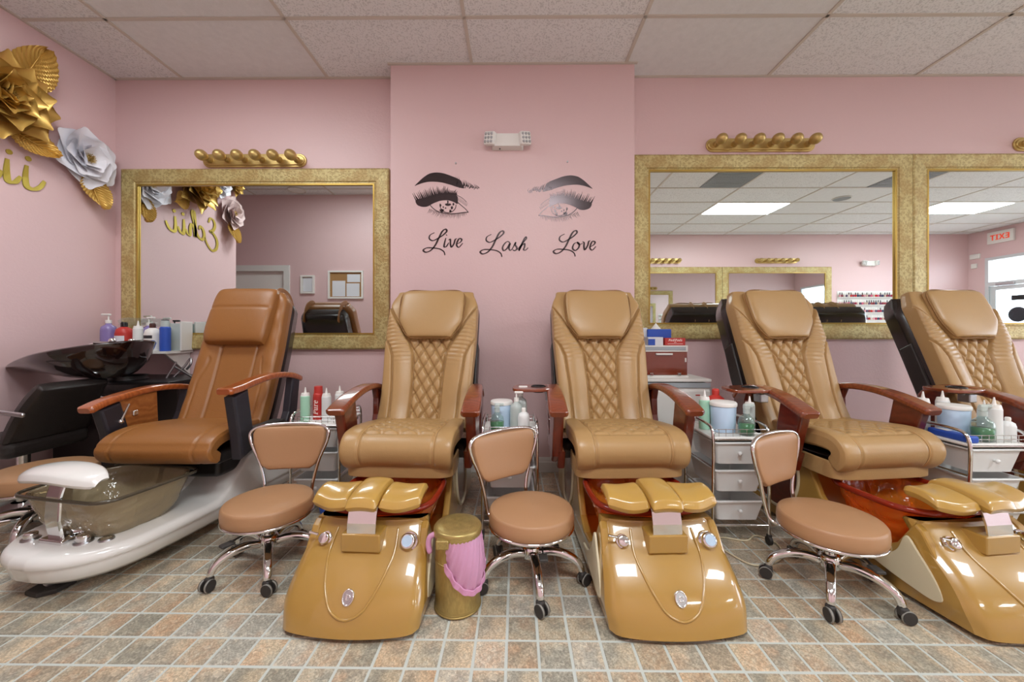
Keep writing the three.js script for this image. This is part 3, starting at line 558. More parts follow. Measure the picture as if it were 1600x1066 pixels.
function bowlRings(cx, cz, hw0, hd0, y0, hw1, hd1, y1, t) { // outer skin up, inner skin down, hammered
  const R = [], n = 22, dent = (p, k) => { const a = Math.atan2(p[2] - cz, p[0] - cx), d = 0.010 * (vnoise((a + 4) * 7, p[1] * 42 + k * 9, 512, 5) - 0.5) * Math.min(1, (y1 - p[1]) / 0.015); const l = Math.hypot(p[0] - cx, p[2] - cz) || 1; return [p[0] + (p[0] - cx) / l * d, p[1], p[2] + (p[2] - cz) / l * d]; };
  for (let j = 0; j <= n; j++) { const k = j / n, q = Math.pow(k, 0.7); R.push(rring(lerp(hw0, hw1, q), lerp(hd0, hd1, q), lerp(0.09, 0.13, q), (a, b) => [cx + a, lerp(y0, y1, k), cz + b], 7)); }
  for (let j = n; j >= 0; j--) { const k = j / n, q = Math.pow(k, 0.7); R.push(rring(lerp(hw0, hw1, q) - t, lerp(hd0, hd1, q) - t, lerp(0.09, 0.13, q) - t * 0.7, (a, b) => [cx + a, lerp(y0 + t, y1, k), cz + b], 7)); }
  return R.map((r, j) => { const out = []; r.forEach((p, i) => { const q = r[(i + 1) % r.length], m = Math.max(1, Math.round(Math.hypot(q[0] - p[0], q[2] - p[2]) / 0.05)); out.push(p); if (i % 8 === 7) for (let s = 1; s < 8; s++) out.push(p.map((v, c) => lerp(v, q[c], s / 8))); }); return out.map((p) => dent(p, j > n ? 1 : 0)); });
}
const rimPath = (cx, cz, hw, hd, r, y) => rring(hw, hd, r, (a, b) => [cx + a, y, cz + b], 5);
function uvAround(g) { // give glass its ripples in metres
  const p = g.attributes.position, u = g.attributes.uv; for (let i = 0; i < p.count; i++) u.setXY(i, Math.atan2(p.getX(i), p.getZ(i) - 0.25) * 0.25, p.getY(i) + p.getZ(i) * 0.3); return g;
}
function padRow(x0, x1, yTop, z0, z1, th, fn) { // one piece of the footrest: closed slab with a shaped top
  const nu = 18, nv = 14, pos = [], idx = [];
  for (const side of [0, 1]) { const base = pos.length / 3;
    for (let j = 0; j <= nv; j++) for (let i = 0; i <= nu; i++) {
      const s = -1 + 2 * i / nu, q = -1 + 2 * j / nv, u = Math.sin(s * PI / 2) * 0.5 + s * 0.5, v = Math.sin(q * PI / 2) * 0.5 + q * 0.5;
      const e = Math.pow(Math.max(0, 1 - Math.pow(Math.abs(u), 8)), 0.3) * Math.pow(Math.max(0, 1 - Math.pow(Math.abs(v), 7)), 0.3), x = lerp(x0, x1, (u + 1) / 2), [cut0, cut1, h] = fn(x), z = lerp(z0 + cut0, z1 - cut1, (v + 1) / 2);
      const hh = h - 0.012 * v * v; pos.push(x, yTop + hh - th / 2 + (side ? -1 : 1) * th / 2 * e - 0.01 * v, z);
    }
    for (let j = 0; j < nv; j++) for (let i = 0; i < nu; i++) { const a = base + j * (nu + 1) + i, b = a + nu + 1; side ? idx.push(a, a + 1, b, b, a + 1, b + 1) : idx.push(a, b, a + 1, b, b + 1, a + 1); }
  }
  const g = new THREE.BufferGeometry(); g.setAttribute('position', new THREE.Float32BufferAttribute(pos, 3)); g.setAttribute('uv', new THREE.Float32BufferAttribute(new Float32Array(pos.length / 3 * 2), 2)); g.setIndex(idx); g.computeVertexNormals(); return g;
}
const SIDE = [[0.60, 0.02], [-0.62, 0.02], [-0.66, 0.06], [-0.66, 0.40], [-0.12, 0.44], [-0.045, 0.43], [-0.005, 0.36], [0.05, 0.26], [0.13, 0.18], [0.23, 0.145], [0.33, 0.155], [0.41, 0.21], [0.46, 0.30], [0.475, 0.318], [0.50, 0.30], [0.60, 0.14], [0.63, 0.06]];
function flare(g, s) { const p = g.attributes.position; for (let i = 0; i < p.count; i++) p.setX(i, p.getX(i) + s * 0.018 * (1 - clamp(p.getY(i) / 0.4, 0, 1)) * smooth(-0.7, 0.3, p.getZ(i))); g.computeVertexNormals(); return g; }
function makeGoldChair(label) {
  const o = thing('pedicure_chair', label, 'pedicure chair', [0, 0, 0], 0, 'gold pedicure chairs');
  // base
  const ys = []; for (let i = 0; i <= 20; i++) ys.push(0.02 + 0.30 * i / 20);
  const fr = ys.map(frontRing); const lip = frontRing(0.32).map(([x, y, z]) => [x * 0.98, 0.328, lerp(z, 0.49, 0.1)]);
  const front = mesh('front_shell', loft([...fr, lip]), M.gold, o);
  for (const s of [-1, 1]) {
    const w = mesh('side_shell', flare(T(exX(SIDE, 0.034, 0.008), s * 0.222, 0, 0), s), M.gold, o);
    mesh('inset_panel', flare(T(exX([[0.455, 0.262], [0.50, 0.215], [0.575, 0.115], [0.585, 0.08], [0.56, 0.063], [0.48, 0.068], [0.36, 0.09], [0.27, 0.118], [0.36, 0.135], [0.42, 0.185]], 0.01, 0.003, true), s * 0.2485, 0, 0), s), M.cream, w);
    mesh('side_hatch', flare(T(exX([[-0.10, 0.37], [-0.2, 0.40], [-0.3, 0.39], [-0.36, 0.28], [-0.33, 0.12], [-0.2, 0.09], [-0.12, 0.15], [-0.08, 0.26]], 0.008, 0.002, true), s * 0.2395, 0, 0), s), M.cherry, w);
    const loop = [[-0.10, 0.37], [-0.2, 0.40], [-0.3, 0.39], [-0.36, 0.28], [-0.33, 0.12], [-0.2, 0.09], [-0.12, 0.15], [-0.08, 0.26]].map(([z, y]) => [s * (0.243 + 0.012 * (1 - y / 0.4)), y, z]);
    mesh('hatch_trim', tube(loop, 0.008, 60, 8, true), M.cream, w);
  }
  mesh('rear_body', [T(rbox(0.42, 0.38, 0.62, 0.02), 0, 0.21, -0.35), box(-0.2, 0.2, 0.02, 0.10, -0.05, 0.45)], M.gold, o);
  mesh('seat_pedestal', T(rbox(0.44, 0.09, 0.5, 0.02), 0, 0.43, -0.13), M.darkShell, o);
  // U-shaped raised line on the front
  const U = []; for (const [x, y] of [[-0.125, 0.30], [-0.13, 0.24], [-0.115, 0.19], [-0.09, 0.14], [-0.055, 0.095], [0, 0.075], [0.055, 0.095], [0.09, 0.14], [0.115, 0.19], [0.13, 0.24], [0.125, 0.30]]) U.push([x, y, frontZ(x, y) + 0.0005]);
  mesh('raised_line', tube(U, 0.005, 80, 8), M.gold, front);
  const emb = new THREE.Group(); emb.name = 'emblem'; emb.position.set(0, 0.135, frontZ(0, 0.135) + 0.002); emb.rotation.x = -0.5; o.add(emb);
  { const e = cyl(0.021, 0.021, 0.008, 32); e.rotateX(PI / 2); e.scale(1, 1.25, 1); mesh('badge', e, M.satin, emb); const r = new THREE.TorusGeometry(0.0195, 0.0025, 8, 36); r.scale(1, 1.25, 1); mesh('badge_ring', T(r, 0, 0, 0.004), M.chrome, emb); mesh('badge_mark', [T(rbox(0.004, 0.022, 0.003, 0.001), -0.004, 0, 0.005), T(new THREE.TorusGeometry(0.008, 0.0018, 6, 20), 0.001, 0, 0.005)], M.chrome, emb); }
  const knob = (x, y, r, h) => { const g = new THREE.Group(); g.name = 'control_knob'; g.position.set(x, y, frontZ(x, y) - 0.002); g.rotation.set(1.05, 0, 0); o.add(g); mesh('escutcheon', T(cyl(r * 1.15, r * 1.25, 0.008, 28), 0, 0.004, 0), M.chrome, g); mesh('knob_cap', lathe([[0, h], [r * 0.8, h], [r, h - 0.006], [r * 0.92, 0]], 28), M.chrome, g); return g; };
  knob(-0.165, 0.265, 0.022, 0.03); mesh('lever', rod([-0.19, 0.29, frontZ(-0.165, 0.27) + 0.02], [-0.225, 0.298, frontZ(-0.165, 0.27) + 0.02], 0.005), M.chrome, o);
  const k2 = knob(0.178, 0.262, 0.03, 0.035); mesh('knob_inlay', T(cyl(0.021, 0.021, 0.003, 24), 0, 0.036, 0), M.paleBlue, k2);
  // bowl
  const bw = mesh('bowl', uvAround(loft(bowlRings(0, 0.255, 0.13, 0.12, 0.115, 0.228, 0.212, 0.346, 0.01))), M.amber, o);
  mesh('rim', tube(rimPath(0, 0.255, 0.229, 0.213, 0.13, 0.349), 0.014, 120, 10, true), M.amberRim, bw);
  { const j = cyl(0.036, 0.036, 0.012, 28); j.rotateX(PI / 2); j.rotateX(0.5); mesh('jet', T(j, -0.105, 0.285, 0.425), M.white, bw); const j2 = cyl(0.02, 0.02, 0.016, 20); j2.rotateX(PI / 2); j2.rotateX(0.5); mesh('jet_nozzle', T(j2, -0.105, 0.285, 0.423), M.satin, bw); mesh('drain', T(cyl(0.03, 0.03, 0.006, 24), 0, 0.129, 0.24), M.chrome, bw); }
  // footrest on its chrome strap
  mesh('mount_block', [T(rbox(0.155, 0.07, 0.10, 0.006), 0, 0.278, 0.54)], M.gold, o);
  mesh('strap', exX([[0.575, 0.305], [0.583, 0.305], [0.578, 0.35], [0.565, 0.395], [0.545, 0.42], [0.52, 0.43], [0.46, 0.435], [0.46, 0.425], [0.515, 0.422], [0.54, 0.41], [0.557, 0.388], [0.569, 0.35]], 0.115, 0.0015), M.chrome, o);
  const wing = (x) => { const a = Math.abs(x), t = smooth(0.06, 0.22, a); return [0.008 + 0.02 * t * t, 0.012 + 0.03 * t * t * t, -0.011 * Math.sin(PI * clamp((a - 0.05) / 0.17, 0, 1)) + 0.002]; };
  mesh('foot_pad', padRow(-0.222, -0.0625, 0.458, 0.385, 0.578, 0.05, wing), M.goldPad, o);
  mesh('foot_pad', padRow(0.0625, 0.222, 0.458, 0.385, 0.578, 0.05, wing), M.goldPad, o);
  mesh('foot_pad_centre', padRow(-0.0605, 0.0605, 0.464, 0.38, 0.592, 0.055, (x) => [0, 0, 0.006 * Math.cos(x * 26)]), M.goldPad, o);
  // seat
  const seat = mesh('seat', pad({ path: SEAT, hw: seatHW, f: seatPuff, b: 0.075, nu: 90, nv: 110, pu: 6, pv: 14 }), M.leather, o);
  { const sp = (u, v) => { const c = curve(SEAT.map((p) => [0, p[1], p[0]])), p = c.getPointAt(v), d = c.getTangentAt(v), f = 0.0225; return [u * seatHW(v), p.y - d.z * f, p.z + d.y * f]; };
    const st = []; for (const s of [-1, 1]) st.push(tube([...Array(18)].map((_, i) => sp(s * 0.668, 0.06 + i * 0.05)), 0.0012, 60, 5)); mesh('stitching', st, M.stitch, seat); }
  const sk = []; for (const s of [-1, 1]) sk.push([[s * 0.268, 0.15]]);
  mesh('skirt', [bar([[-0.262, 0.422, -0.05], [-0.268, 0.42, 0.08], [-0.262, 0.42, 0.14], [-0.23, 0.42, 0.163], [0, 0.42, 0.172], [0.23, 0.42, 0.163], [0.262, 0.42, 0.14], [0.268, 0.42, 0.08], [0.262, 0.422, -0.05]], 0.01, 0.085, 0.004, 60)], M.leather, o);
  // back
  const back = mesh('backrest', pad({ path: BACK, hw: backHW, f: backPuff, b: 0.05, nu: 150, nv: 190, pu: 7, pv: 14 }), M.leather, o);
  const sh = BACK.map(([z, y]) => [z - 0.085, y - 0.03]);
  mesh('back_shell', pad({ path: sh.map(([z, y], i) => [z, y + (i === 0 ? 0 : 0)]), hw: (v) => backHW(v) * 0.99, f: () => 0.055, b: 0.10, nu: 30, nv: 30, pu: 7, pv: 7 }), M.darkShell, o);
  for (const s of [-1, 1]) mesh('side_pocket', exX([[-0.41, 0.66], [-0.485, 0.86], [-0.55, 1.03], [-0.625, 0.985], [-0.565, 0.80], [-0.49, 0.62]], 0.02, 0.009, false).translate(s * 0.293, 0, 0), M.blackLeather, o);
  // pillow: chamfered lower corners
  const PB = [[-0.438, 1.06], [-0.482, 1.18], [-0.532, 1.30], [-0.565, 1.375]], pw = line([[0, 0.14], [0.05, 0.152], [0.28, 0.2], [0.36, 0.212], [0.6, 0.217], [0.88, 0.214], [0.96, 0.207], [1, 0.192]]);
  const pil = mesh('pillow', pad({ path: PB, hw: (v) => pw(v), f: (u, v) => 0.052 * (1 - 0.15 * u * u), b: 0.02, nu: 56, nv: 50, pu: 6, pv: 6 }), M.leather, o);
  { const c = curve(PB.map((p) => [0, p[1], p[0]])), e = (u, v) => { const p = c.getPointAt(v), d = c.getTangentAt(v); return [u * (pw(v) + 0.001), p.y - d.z * 0.022, p.z + d.y * 0.022]; };
    mesh('piping', tube([e(0, 0), e(0.85, 0), e(1, 0.06), e(1, 0.3), e(1, 0.6), e(1, 0.9), e(0.9, 1), e(0, 1), e(-0.9, 1), e(-1, 0.9), e(-1, 0.6), e(-1, 0.3), e(-1, 0.06), e(-0.85, 0)], 0.004, 140, 6, true), M.seam, pil);
    mesh('pillow_strap', [bar([[0.06, 1.362, -0.575], [0.06, 1.378, -0.62], [0.06, 1.352, -0.69], [0.06, 1.20, -0.75]], 0.035, 0.006, 0.002, 16, [1, 0, 0]), bar([[-0.06, 1.362, -0.575], [-0.06, 1.378, -0.62], [-0.06, 1.352, -0.69], [-0.06, 1.20, -0.75]], 0.035, 0.006, 0.002, 16, [1, 0, 0])].map((g) => g), M.leather, pil); }
  // arms
  for (const s of [-1, 1]) {
    mesh('armrest', bar([[s * 0.325, 0.68, -0.47], [s * 0.326, 0.735, -0.42], [s * 0.33, 0.765, -0.32], [s * 0.338, 0.768, -0.2], [s * 0.346, 0.745, -0.06], [s * 0.352, 0.705, 0.06], [s * 0.354, 0.682, 0.115]], (t) => lerp(0.06, 0.1, smooth(0.15, 0.85, t)), 0.038, 0.014, 40), M.cherryTop, o);
    mesh('arm_post', T(exX([[0.085, 0.69], [-0.06, 0.735], [-0.085, 0.60], [-0.10, 0.44], [-0.02, 0.40], [0.02, 0.44], [0.05, 0.56]], 0.055, 0.01), s * 0.348, 0, 0), M.cherry, o);
    mesh('arm_support', T(exX([[-0.465, 0.69], [-0.40, 0.745], [-0.33, 0.755], [-0.355, 0.68], [-0.35, 0.58], [-0.31, 0.47], [-0.40, 0.44], [-0.45, 0.55]], 0.04, 0.01), s * 0.33, 0, 0), M.cherry, o);
    mesh('side_panel', T(exX([[0.03, 0.47], [-0.42, 0.50], [-0.44, 0.40], [-0.3, 0.36], [0.0, 0.37]], 0.04, 0.008), s * 0.325, 0, 0), M.cherry, o);
  }
  mesh('arm_bracket', [box(-0.34, 0.34, 0.41, 0.45, -0.30, -0.05)], M.darkShell, o);
  return o;
}
function addTray(o, open = true) {
  const t = new THREE.Group(); t.name = 'side_tray'; t.position.x = 0.03; o.add(t);
  const sh = [[-0.34, 0.08], [-0.36, -0.06], [-0.42, -0.10], [-0.53, -0.11], [-0.60, -0.09], [-0.605, 0.02], [-0.58, 0.075], [-0.46, 0.10]], hole = []; for (let i = 0; i < 20; i++) hole.push([-0.455 + 0.038 * Math.cos(i * PI / 10), 0.0 + 0.038 * Math.sin(i * PI / 10)]);
  const g = extr(sh.map(([x, z]) => [x, z]), 0.018, 0.004, true, [hole]); g.rotateX(-PI / 2); mesh('tray_board', T(g, 0, 0.772, -0.22), M.cherryTop, t);
  const r = new THREE.TorusGeometry(0.04, 0.005, 8, 32); r.rotateX(PI / 2); mesh('cup_ring', T(r, -0.455, 0.782, -0.22), M.black, t);
  mesh('cup_well', T(lathe([[0, -0.03], [0.032, -0.03], [0.037, 0]], 24), -0.455, 0.777, -0.22), M.black, t);
  mesh('tray_hinge', [rod([-0.37, 0.70, -0.22], [-0.42, 0.76, -0.22], 0.01), T(rbox(0.05, 0.05, 0.06, 0.006), -0.385, 0.72, -0.22)], M.satin, t);
}
const GC = [
  ['gold pedicure chair between the brown chair and the trash bin', -0.575, -2.6], ['gold pedicure chair right of the trash bin with tray at its side', 0.575, 2.2],
  ['second gold pedicure chair from the right, behind the right-hand stool', 1.82, 6.8], ['rightmost gold pedicure chair, cut off by the right edge', 3.02, 6],
];
const chair0 = makeGoldChair(GC[0][0]); chair0.position.set(GC[0][1], 0, -2.08); chair0.rotation.y = GC[0][2] * PI / 180;
const goldChairs = [chair0]; for (const [l, x, a] of GC.slice(1)) goldChairs.push(copyOf(chair0, l, [x, 0, -2.08], a * PI / 180));
for (const c of goldChairs.slice(1)) addTray(c);

// ---------------------------------------------------------------- the brown chair on its white boat-shaped base
{
  const o = thing('pedicure_chair', 'brown leather pedicure chair on a white boat-shaped base at the left', 'pedicure chair', [-1.80, 0, -2.08], -0.01);
  const bp = [[-0.25, 0.50], [-0.31, 0.62], [-0.39, 0.82], [-0.475, 1.05], [-0.555, 1.25], [-0.60, 1.37]], bh = (v) => 0.262 * (1 - 0.08 * smooth(0.5, 1, v)) * (1 - 0.16 * Math.pow(smooth(0.9, 1, v), 2));
  mesh('backrest', pad({ path: bp, hw: bh, f: (u, v, x, s) => { const a = Math.abs(u); return 0.035 + 0.03 * smooth(0.4, 0.9, a) + groove((a - 0.42 - 0.06 * v) * 0.26, 0.006, 0.012) + groove((a - 0.78 + 0.25 * smooth(0.3, 0.5, v) * (1 - v)) * 0.26, 0.006, 0.008) * (v < 0.5 ? 1 : 0) + 0.0025 * Math.sin(s * 45 + a * 8) * smooth(0.6, 1, a); }, b: 0.06, nu: 90, nv: 90, pu: 5, pv: 9 }), M.leatherOld, o);
  mesh('back_shell', pad({ path: bp.map(([z, y]) => [z - 0.09, y - 0.05]), hw: (v) => bh(v) * 0.9, f: () => 0.05, b: 0.1, nu: 30, nv: 30, pu: 4, pv: 5 }), M.darkShell, o);
  const pp = [[-0.415, 1.02], [-0.47, 1.16], [-0.535, 1.30], [-0.575, 1.385]], pil = mesh('pillow', pad({ path: pp, hw: (v) => 0.205 + 0.008 * v - 0.02 * Math.pow(2 * v - 1, 6), f: (u, v, x, s) => 0.075 + groove(s - 0.24, 0.005, 0.008), b: 0.02, nu: 50, nv: 50, pu: 5, pv: 5, x0: -0.02 }), M.leatherOld, o);
  mesh('pillow_strap', [0.16, -0.16].map((x) => bar([[x, 1.37, -0.56], [x, 1.388, -0.60], [x, 1.355, -0.69], [x, 1.2, -0.76]], 0.05, 0.008, 0.003, 16, [1, 0, 0])), M.leatherOld, pil);
  const sp = [[0.12, 0.445], [0.165, 0.475], [0.175, 0.51], [0.14, 0.55], [0.05, 0.575], [-0.1, 0.572], [-0.3, 0.55]];
  mesh('seat', pad({ path: sp, hw: (v) => 0.292 - 0.04 * smooth(0.4, 1, v), f: (u, v, x, s) => 0.024 + groove((Math.abs(u) - 0.72) * 0.29, 0.005, 0.006) + groove(s - 0.105, 0.004, 0.006), b: 0.06, nu: 70, nv: 70, pu: 6, pv: 10 }), M.leatherOld, o);
  mesh('seat_frame', [T(rbox(0.5, 0.07, 0.42, 0.02), 0, 0.44, -0.14), T(rbox(0.36, 0.14, 0.36, 0.03), 0, 0.37, -0.2), T(rbox(0.62, 0.05, 0.2, 0.02), 0, 0.47, -0.25)], M.black, o);
  // arms: the left one low, the right one raised
  for (const [s, h, zf] of [[-1, 0.0, 0.17], [1, 0.075, 0.19]]) {
    mesh('armrest', bar([[s * 0.345, 0.715 + h, -0.5], [s * 0.35, 0.752 + h, -0.38], [s * 0.352, 0.77 + h, -0.2], [s * 0.355, 0.755 + h, -0.02], [s * 0.36, 0.73 + h * 1.1, 0.1], [s * 0.362, 0.705 + h * 1.35, zf]], (t) => lerp(0.06, 0.085, t), 0.036, 0.013, 36), M.orangeWood, o);
    mesh('arm_post', T(exX([[zf - 0.045, 0.70 + h], [zf - 0.15, 0.725 + h], [zf - 0.19, 0.58], [zf - 0.2, 0.47], [zf - 0.1, 0.44], [zf - 0.085, 0.56]], 0.06, 0.012), s * 0.355, 0, 0), M.navy, o);
    mesh('rear_post', T(exX([[-0.39, 0.74 + h], [-0.47, 0.73 + h], [-0.44, 0.6], [-0.36, 0.45], [-0.27, 0.45], [-0.35, 0.6]], 0.05, 0.01), s * 0.345, 0, 0), M.navy, o);
  }
  mesh('wood_panel', T(exX([[0.02, 0.735], [-0.2, 0.75], [-0.21, 0.53], [0.03, 0.50], [0.0, 0.6]], 0.02, 0.004), -0.35, 0, 0), M.panelWood, o);
  mesh('crank', [rod([-0.335, 0.705, -0.03], [-0.325, 0.63, 0.02], 0.006), T(sph(0.014, 12), -0.325, 0.62, 0.025), T(rbox(0.02, 0.03, 0.03, 0.006), -0.335, 0.65, -0.06)], M.chrome, o);
  mesh('remote_holder', [T(rbox(0.08, 0.02, 0.22, 0.008), 0.34, 0.56, -0.18), rod([0.37, 0.53, -0.02], [0.36, 0.545, -0.3], 0.02)], M.rubber, o);
  // white base, turned a little towards the left under the seat
  const before = new Set(o.children);
  const plan = (z) => { // half-width along the boat
    if (z > 0.25) { const t = clamp((z - 0.25) / 0.33, 0, 1); return 0.30 * Math.sqrt(Math.max(0, 1 - Math.pow(t, 2.6))); } return lerp(0.25, 0.30, smooth(-0.6, 0.15, z)); };
  const hull = (k, y) => { const R = [], zs = []; for (let i = 0; i <= 28; i++) zs.push(-0.62 + (0.578 + 0.62) * (1 - Math.pow(1 - i / 28, 2.0))); for (const z of zs) R.push([plan(z) * k, y(z), z * (z > 0.2 ? lerp(1, k, 0.5) : 1)]); for (const z of zs.reverse()) R.push([-plan(z) * k, y(z), z * (z > 0.2 ? lerp(1, k, 0.5) : 1)]); return R; };
  mesh('hull', loft([hull(0.55, () => 0.055), hull(0.8, () => 0.065), hull(0.93, () => 0.095), hull(0.97, () => 0.145), hull(0.965, () => 0.15)]), M.whiteGloss, o);
  const rise = (z) => 0.20 + 0.22 * smooth(-0.02, -0.34, z);
  mesh('deck', loft([hull(0.965, () => 0.15), hull(1.0, () => 0.153), hull(1.0, () => 0.168), hull(0.985, (z) => rise(z) - 0.018), hull(0.93, rise), hull(0.6, (z) => rise(z) + 0.004), hull(0.05, (z) => rise(z) + 0.004)]), M.whiteGloss, o);
  const bw = mesh('bowl', uvAround(loft(bowlRings(0, 0.25, 0.19, 0.15, 0.205, 0.262, 0.215, 0.385, 0.011))), M.smoke, o);
  mesh('rim', tube(rimPath(0, 0.25, 0.263, 0.216, 0.07, 0.386), 0.008, 120, 8, true), M.smokeRim, bw);
  // footrest
  mesh('footrest_post', exX([[0.40, 0.20], [0.46, 0.20], [0.475, 0.30], [0.47, 0.40], [0.45, 0.47], [0.415, 0.475], [0.425, 0.40], [0.425, 0.30]], 0.085, 0.008), M.chrome, o);
  mesh('post_foot', [T(rbox(0.13, 0.02, 0.1, 0.006), 0, 0.21, 0.43), rod([0.0, 0.225, 0.43], [0.1, 0.24, 0.40], 0.01)], M.chrome, o);
  const fp = (x) => { const t = Math.abs(x) / 0.215; return [0.05 * t * t * t, 0.05 * t * t * t, -0.028 * t * t + 0.008]; };
  mesh('foot_pad', padRow(-0.215, 0.215, 0.515, 0.36, 0.51, 0.04, fp), M.whiteGloss, o);
  mesh('pad_bracket', [T(rbox(0.12, 0.02, 0.1, 0.006), 0, 0.478, 0.435), rod([-0.05, 0.47, 0.44], [0.06, 0.465, 0.41], 0.012)], M.satin, o);
  for (const [x, z, r, h] of [[0.115, 0.435, 0.032, 0.035], [0.185, 0.40, 0.026, 0.01], [-0.14, 0.46, 0.03, 0.03]]) { const k = new THREE.Group(); k.name = 'control_knob'; k.position.set(x, 0.2, z); o.add(k); mesh('escutcheon', T(cyl(r, r * 1.08, 0.008, 28), 0, 0.004, 0), M.satin, k); mesh('knob_cap', lathe([[0, h], [r * 0.68, h], [r * 0.76, h - 0.005], [r * 0.72, 0]], 24), M.chrome, k); }
  mesh('leg', rod([-0.03, 0.02, 0.46], [-0.01, 0.075, 0.44], 0.022, 16), M.satin, o);
  mesh('leg_foot', T(extr([[-0.06, 0.03], [-0.035, 0.075], [0.02, 0.085], [0.065, 0.05], [0.07, -0.02], [0.03, -0.06], [-0.04, -0.055]], 0.022, 0.006, false).rotateX(-PI / 2), -0.03, 0.011, 0.46), M.rubber, o);
  for (const x of [-0.12, 0.12]) mesh('leg', T(cyl(0.03, 0.035, 0.07, 16), x, 0.035, -0.45), M.rubber, o);
  for (const c of o.children) if (!before.has(c)) { c.position.sub(V3(0, 0, -0.2)).applyAxisAngle(V3(0, 1, 0), -0.17).add(V3(-0.05, 0, -0.2)); c.rotation.y -= 0.17; }
}

// ---------------------------------------------------------------- rolling stools
function makeStool(label) {
  const o = thing('rolling_stool', label, 'stool', [0, 0, 0], 0, 'rolling stools'), R = 0.19;
  mesh('seat', lathe([[0, 0.25], [R - 0.012, 0.25], [R - 0.002, 0.258], [R, 0.28], [R - 0.002, 0.308], [R - 0.008, 0.317], [R - 0.012, 0.3185], [R - 0.016, 0.3195], [R - 0.03, 0.326], [R - 0.07, 0.333], [0, 0.337]], 64), M.stoolLeather, o);
  const rg = new THREE.TorusGeometry(R - 0.006, 0.007, 10, 64); rg.rotateX(PI / 2); mesh('seat_ring', T(rg, 0, 0.248, 0), M.chrome, o);
  mesh('seat_plate', T(rbox(0.16, 0.016, 0.2, 0.004), 0, 0.238, 0), M.rubber, o);
  // backrest behind (local -z)
  const top = 0.60, out = [[-0.10, 0.385], [-0.145, 0.43], [-0.185, 0.53], [-0.19, 0.575], [-0.165, 0.60], [0, 0.615], [0.165, 0.60], [0.19, 0.575], [0.185, 0.53], [0.145, 0.43], [0.10, 0.385]];
  const zc = (x, y) => -0.205 - 0.16 * (y - 0.3) * 0.6 + 0.55 * x * x;
  const fr = [[-0.09, 0.238, -0.02], [-0.11, 0.238, -0.13], [-0.115, 0.25, -0.175], [-0.12, 0.32, -0.2], ...out.slice(1, -1).map(([x, y]) => [x * 1.02, y * 1.004, zc(x, y)]), [0.12, 0.32, -0.2], [0.115, 0.25, -0.175], [0.11, 0.238, -0.13], [0.09, 0.238, -0.02]];
  mesh('back_frame', tube(fr, 0.0085, 140, 10), M.chrome, o);
  const hwv = line([[0, 0.10], [0.12, 0.135], [0.3, 0.155], [0.65, 0.178], [0.85, 0.182], [0.95, 0.172], [1, 0.15]]);
  const pg = pad({ path: [[-0.212, 0.385], [-0.226, 0.46], [-0.235, 0.54], [-0.24, 0.607]], hw: hwv, f: (u) => 0.026, b: 0.016, nu: 40, nv: 34, pu: 5, pv: 5 });
  { const p = pg.attributes.position; for (let i = 0; i < p.count; i++) p.setZ(i, p.getZ(i) + 0.55 * p.getX(i) ** 2); pg.computeVertexNormals(); }
  mesh('back_pad', pg, M.stoolLeather, o);
  mesh('gas_column', [T(cyl(0.014, 0.014, 0.10, 20), 0, 0.19, 0), T(cyl(0.025, 0.025, 0.07, 24), 0, 0.135, 0)], M.chrome, o);
  mesh('column_collar', T(cyl(0.022, 0.026, 0.014, 20), 0, 0.175, 0), M.rubber, o);
  mesh('hub', lathe([[0.03, 0.095], [0.042, 0.105], [0.042, 0.14], [0.032, 0.155], [0.026, 0.155]], 28), M.chrome, o);
  const lv = mesh('lever', rod([0.03, 0.236, 0.03], [-0.07, 0.21, 0.165], 0.004, 8), M.rubber, o); mesh('lever_paddle', T(rbox(0.035, 0.012, 0.05, 0.005).rotateY(-0.6), -0.08, 0.205, 0.18), M.rubber, lv);
  const legG = bar([[0.03, 0.122, 0], [0.085, 0.134, 0], [0.15, 0.127, 0], [0.205, 0.097, 0], [0.226, 0.058, 0]], (t) => lerp(0.042, 0.03, t), (t) => lerp(0.034, 0.028, t), 0.012, 20, [0, 1, 0.001]);
  const wheel = cyl(0.024, 0.024, 0.014, 24); wheel.rotateX(PI / 2); const tread = new THREE.TorusGeometry(0.0215, 0.0048, 8, 28), hood = new THREE.CylinderGeometry(0.0235, 0.0235, 0.016, 20, 1, false, -PI / 2, PI); hood.rotateX(PI / 2);
  for (let k = 0; k < 5; k++) {
    const a = k * 2 * PI / 5 + 0.25, l = mesh('leg', legG, M.chrome, o); l.rotation.y = a;
    const c = new THREE.Group(); c.name = 'caster'; c.position.set(Math.cos(a) * 0.227, 0, -Math.sin(a) * 0.227); c.rotation.y = a + rr(-1.2, 1.2); o.add(c);
    mesh('caster_hood', [T(rbox(0.034, 0.034, 0.03, 0.01), -0.002, 0.042, 0), T(cyl(0.006, 0.006, 0.02, 8), 0, 0.062, 0)], M.rubber, c);
    for (const s of [-1, 1]) { mesh('wheel', [T(wheel.clone(), 0.008, 0.0265, s * 0.0135)], M.rubber, c); mesh('tyre', T(tread.clone(), 0.008, 0.0265, s * 0.0135), M.greyRubber, c); }
  }
  return o;
}
const spin = (o, deg) => { for (const c of o.children) if (/^(leg|caster)$/.test(c.name)) { const a = deg * PI / 180; c.position.applyAxisAngle(V3(0, 1, 0), a); c.rotateY(a); } return o; };
const stool0 = makeStool('tan rolling stool between the brown chair and the nearest gold chair'); stool0.position.set(-1.155, 0, -1.80); stool0.rotation.y = 0.12;
spin(copyOf(stool0, 'tan rolling stool beside the gold trash bin', [0.075, 0, -1.72], 0.62), 11);
spin(copyOf(stool0, 'tan rolling stool at the right with its backrest turned left', [1.35, 0, -1.655], 0.5), -27);
spin(stool0, -8);
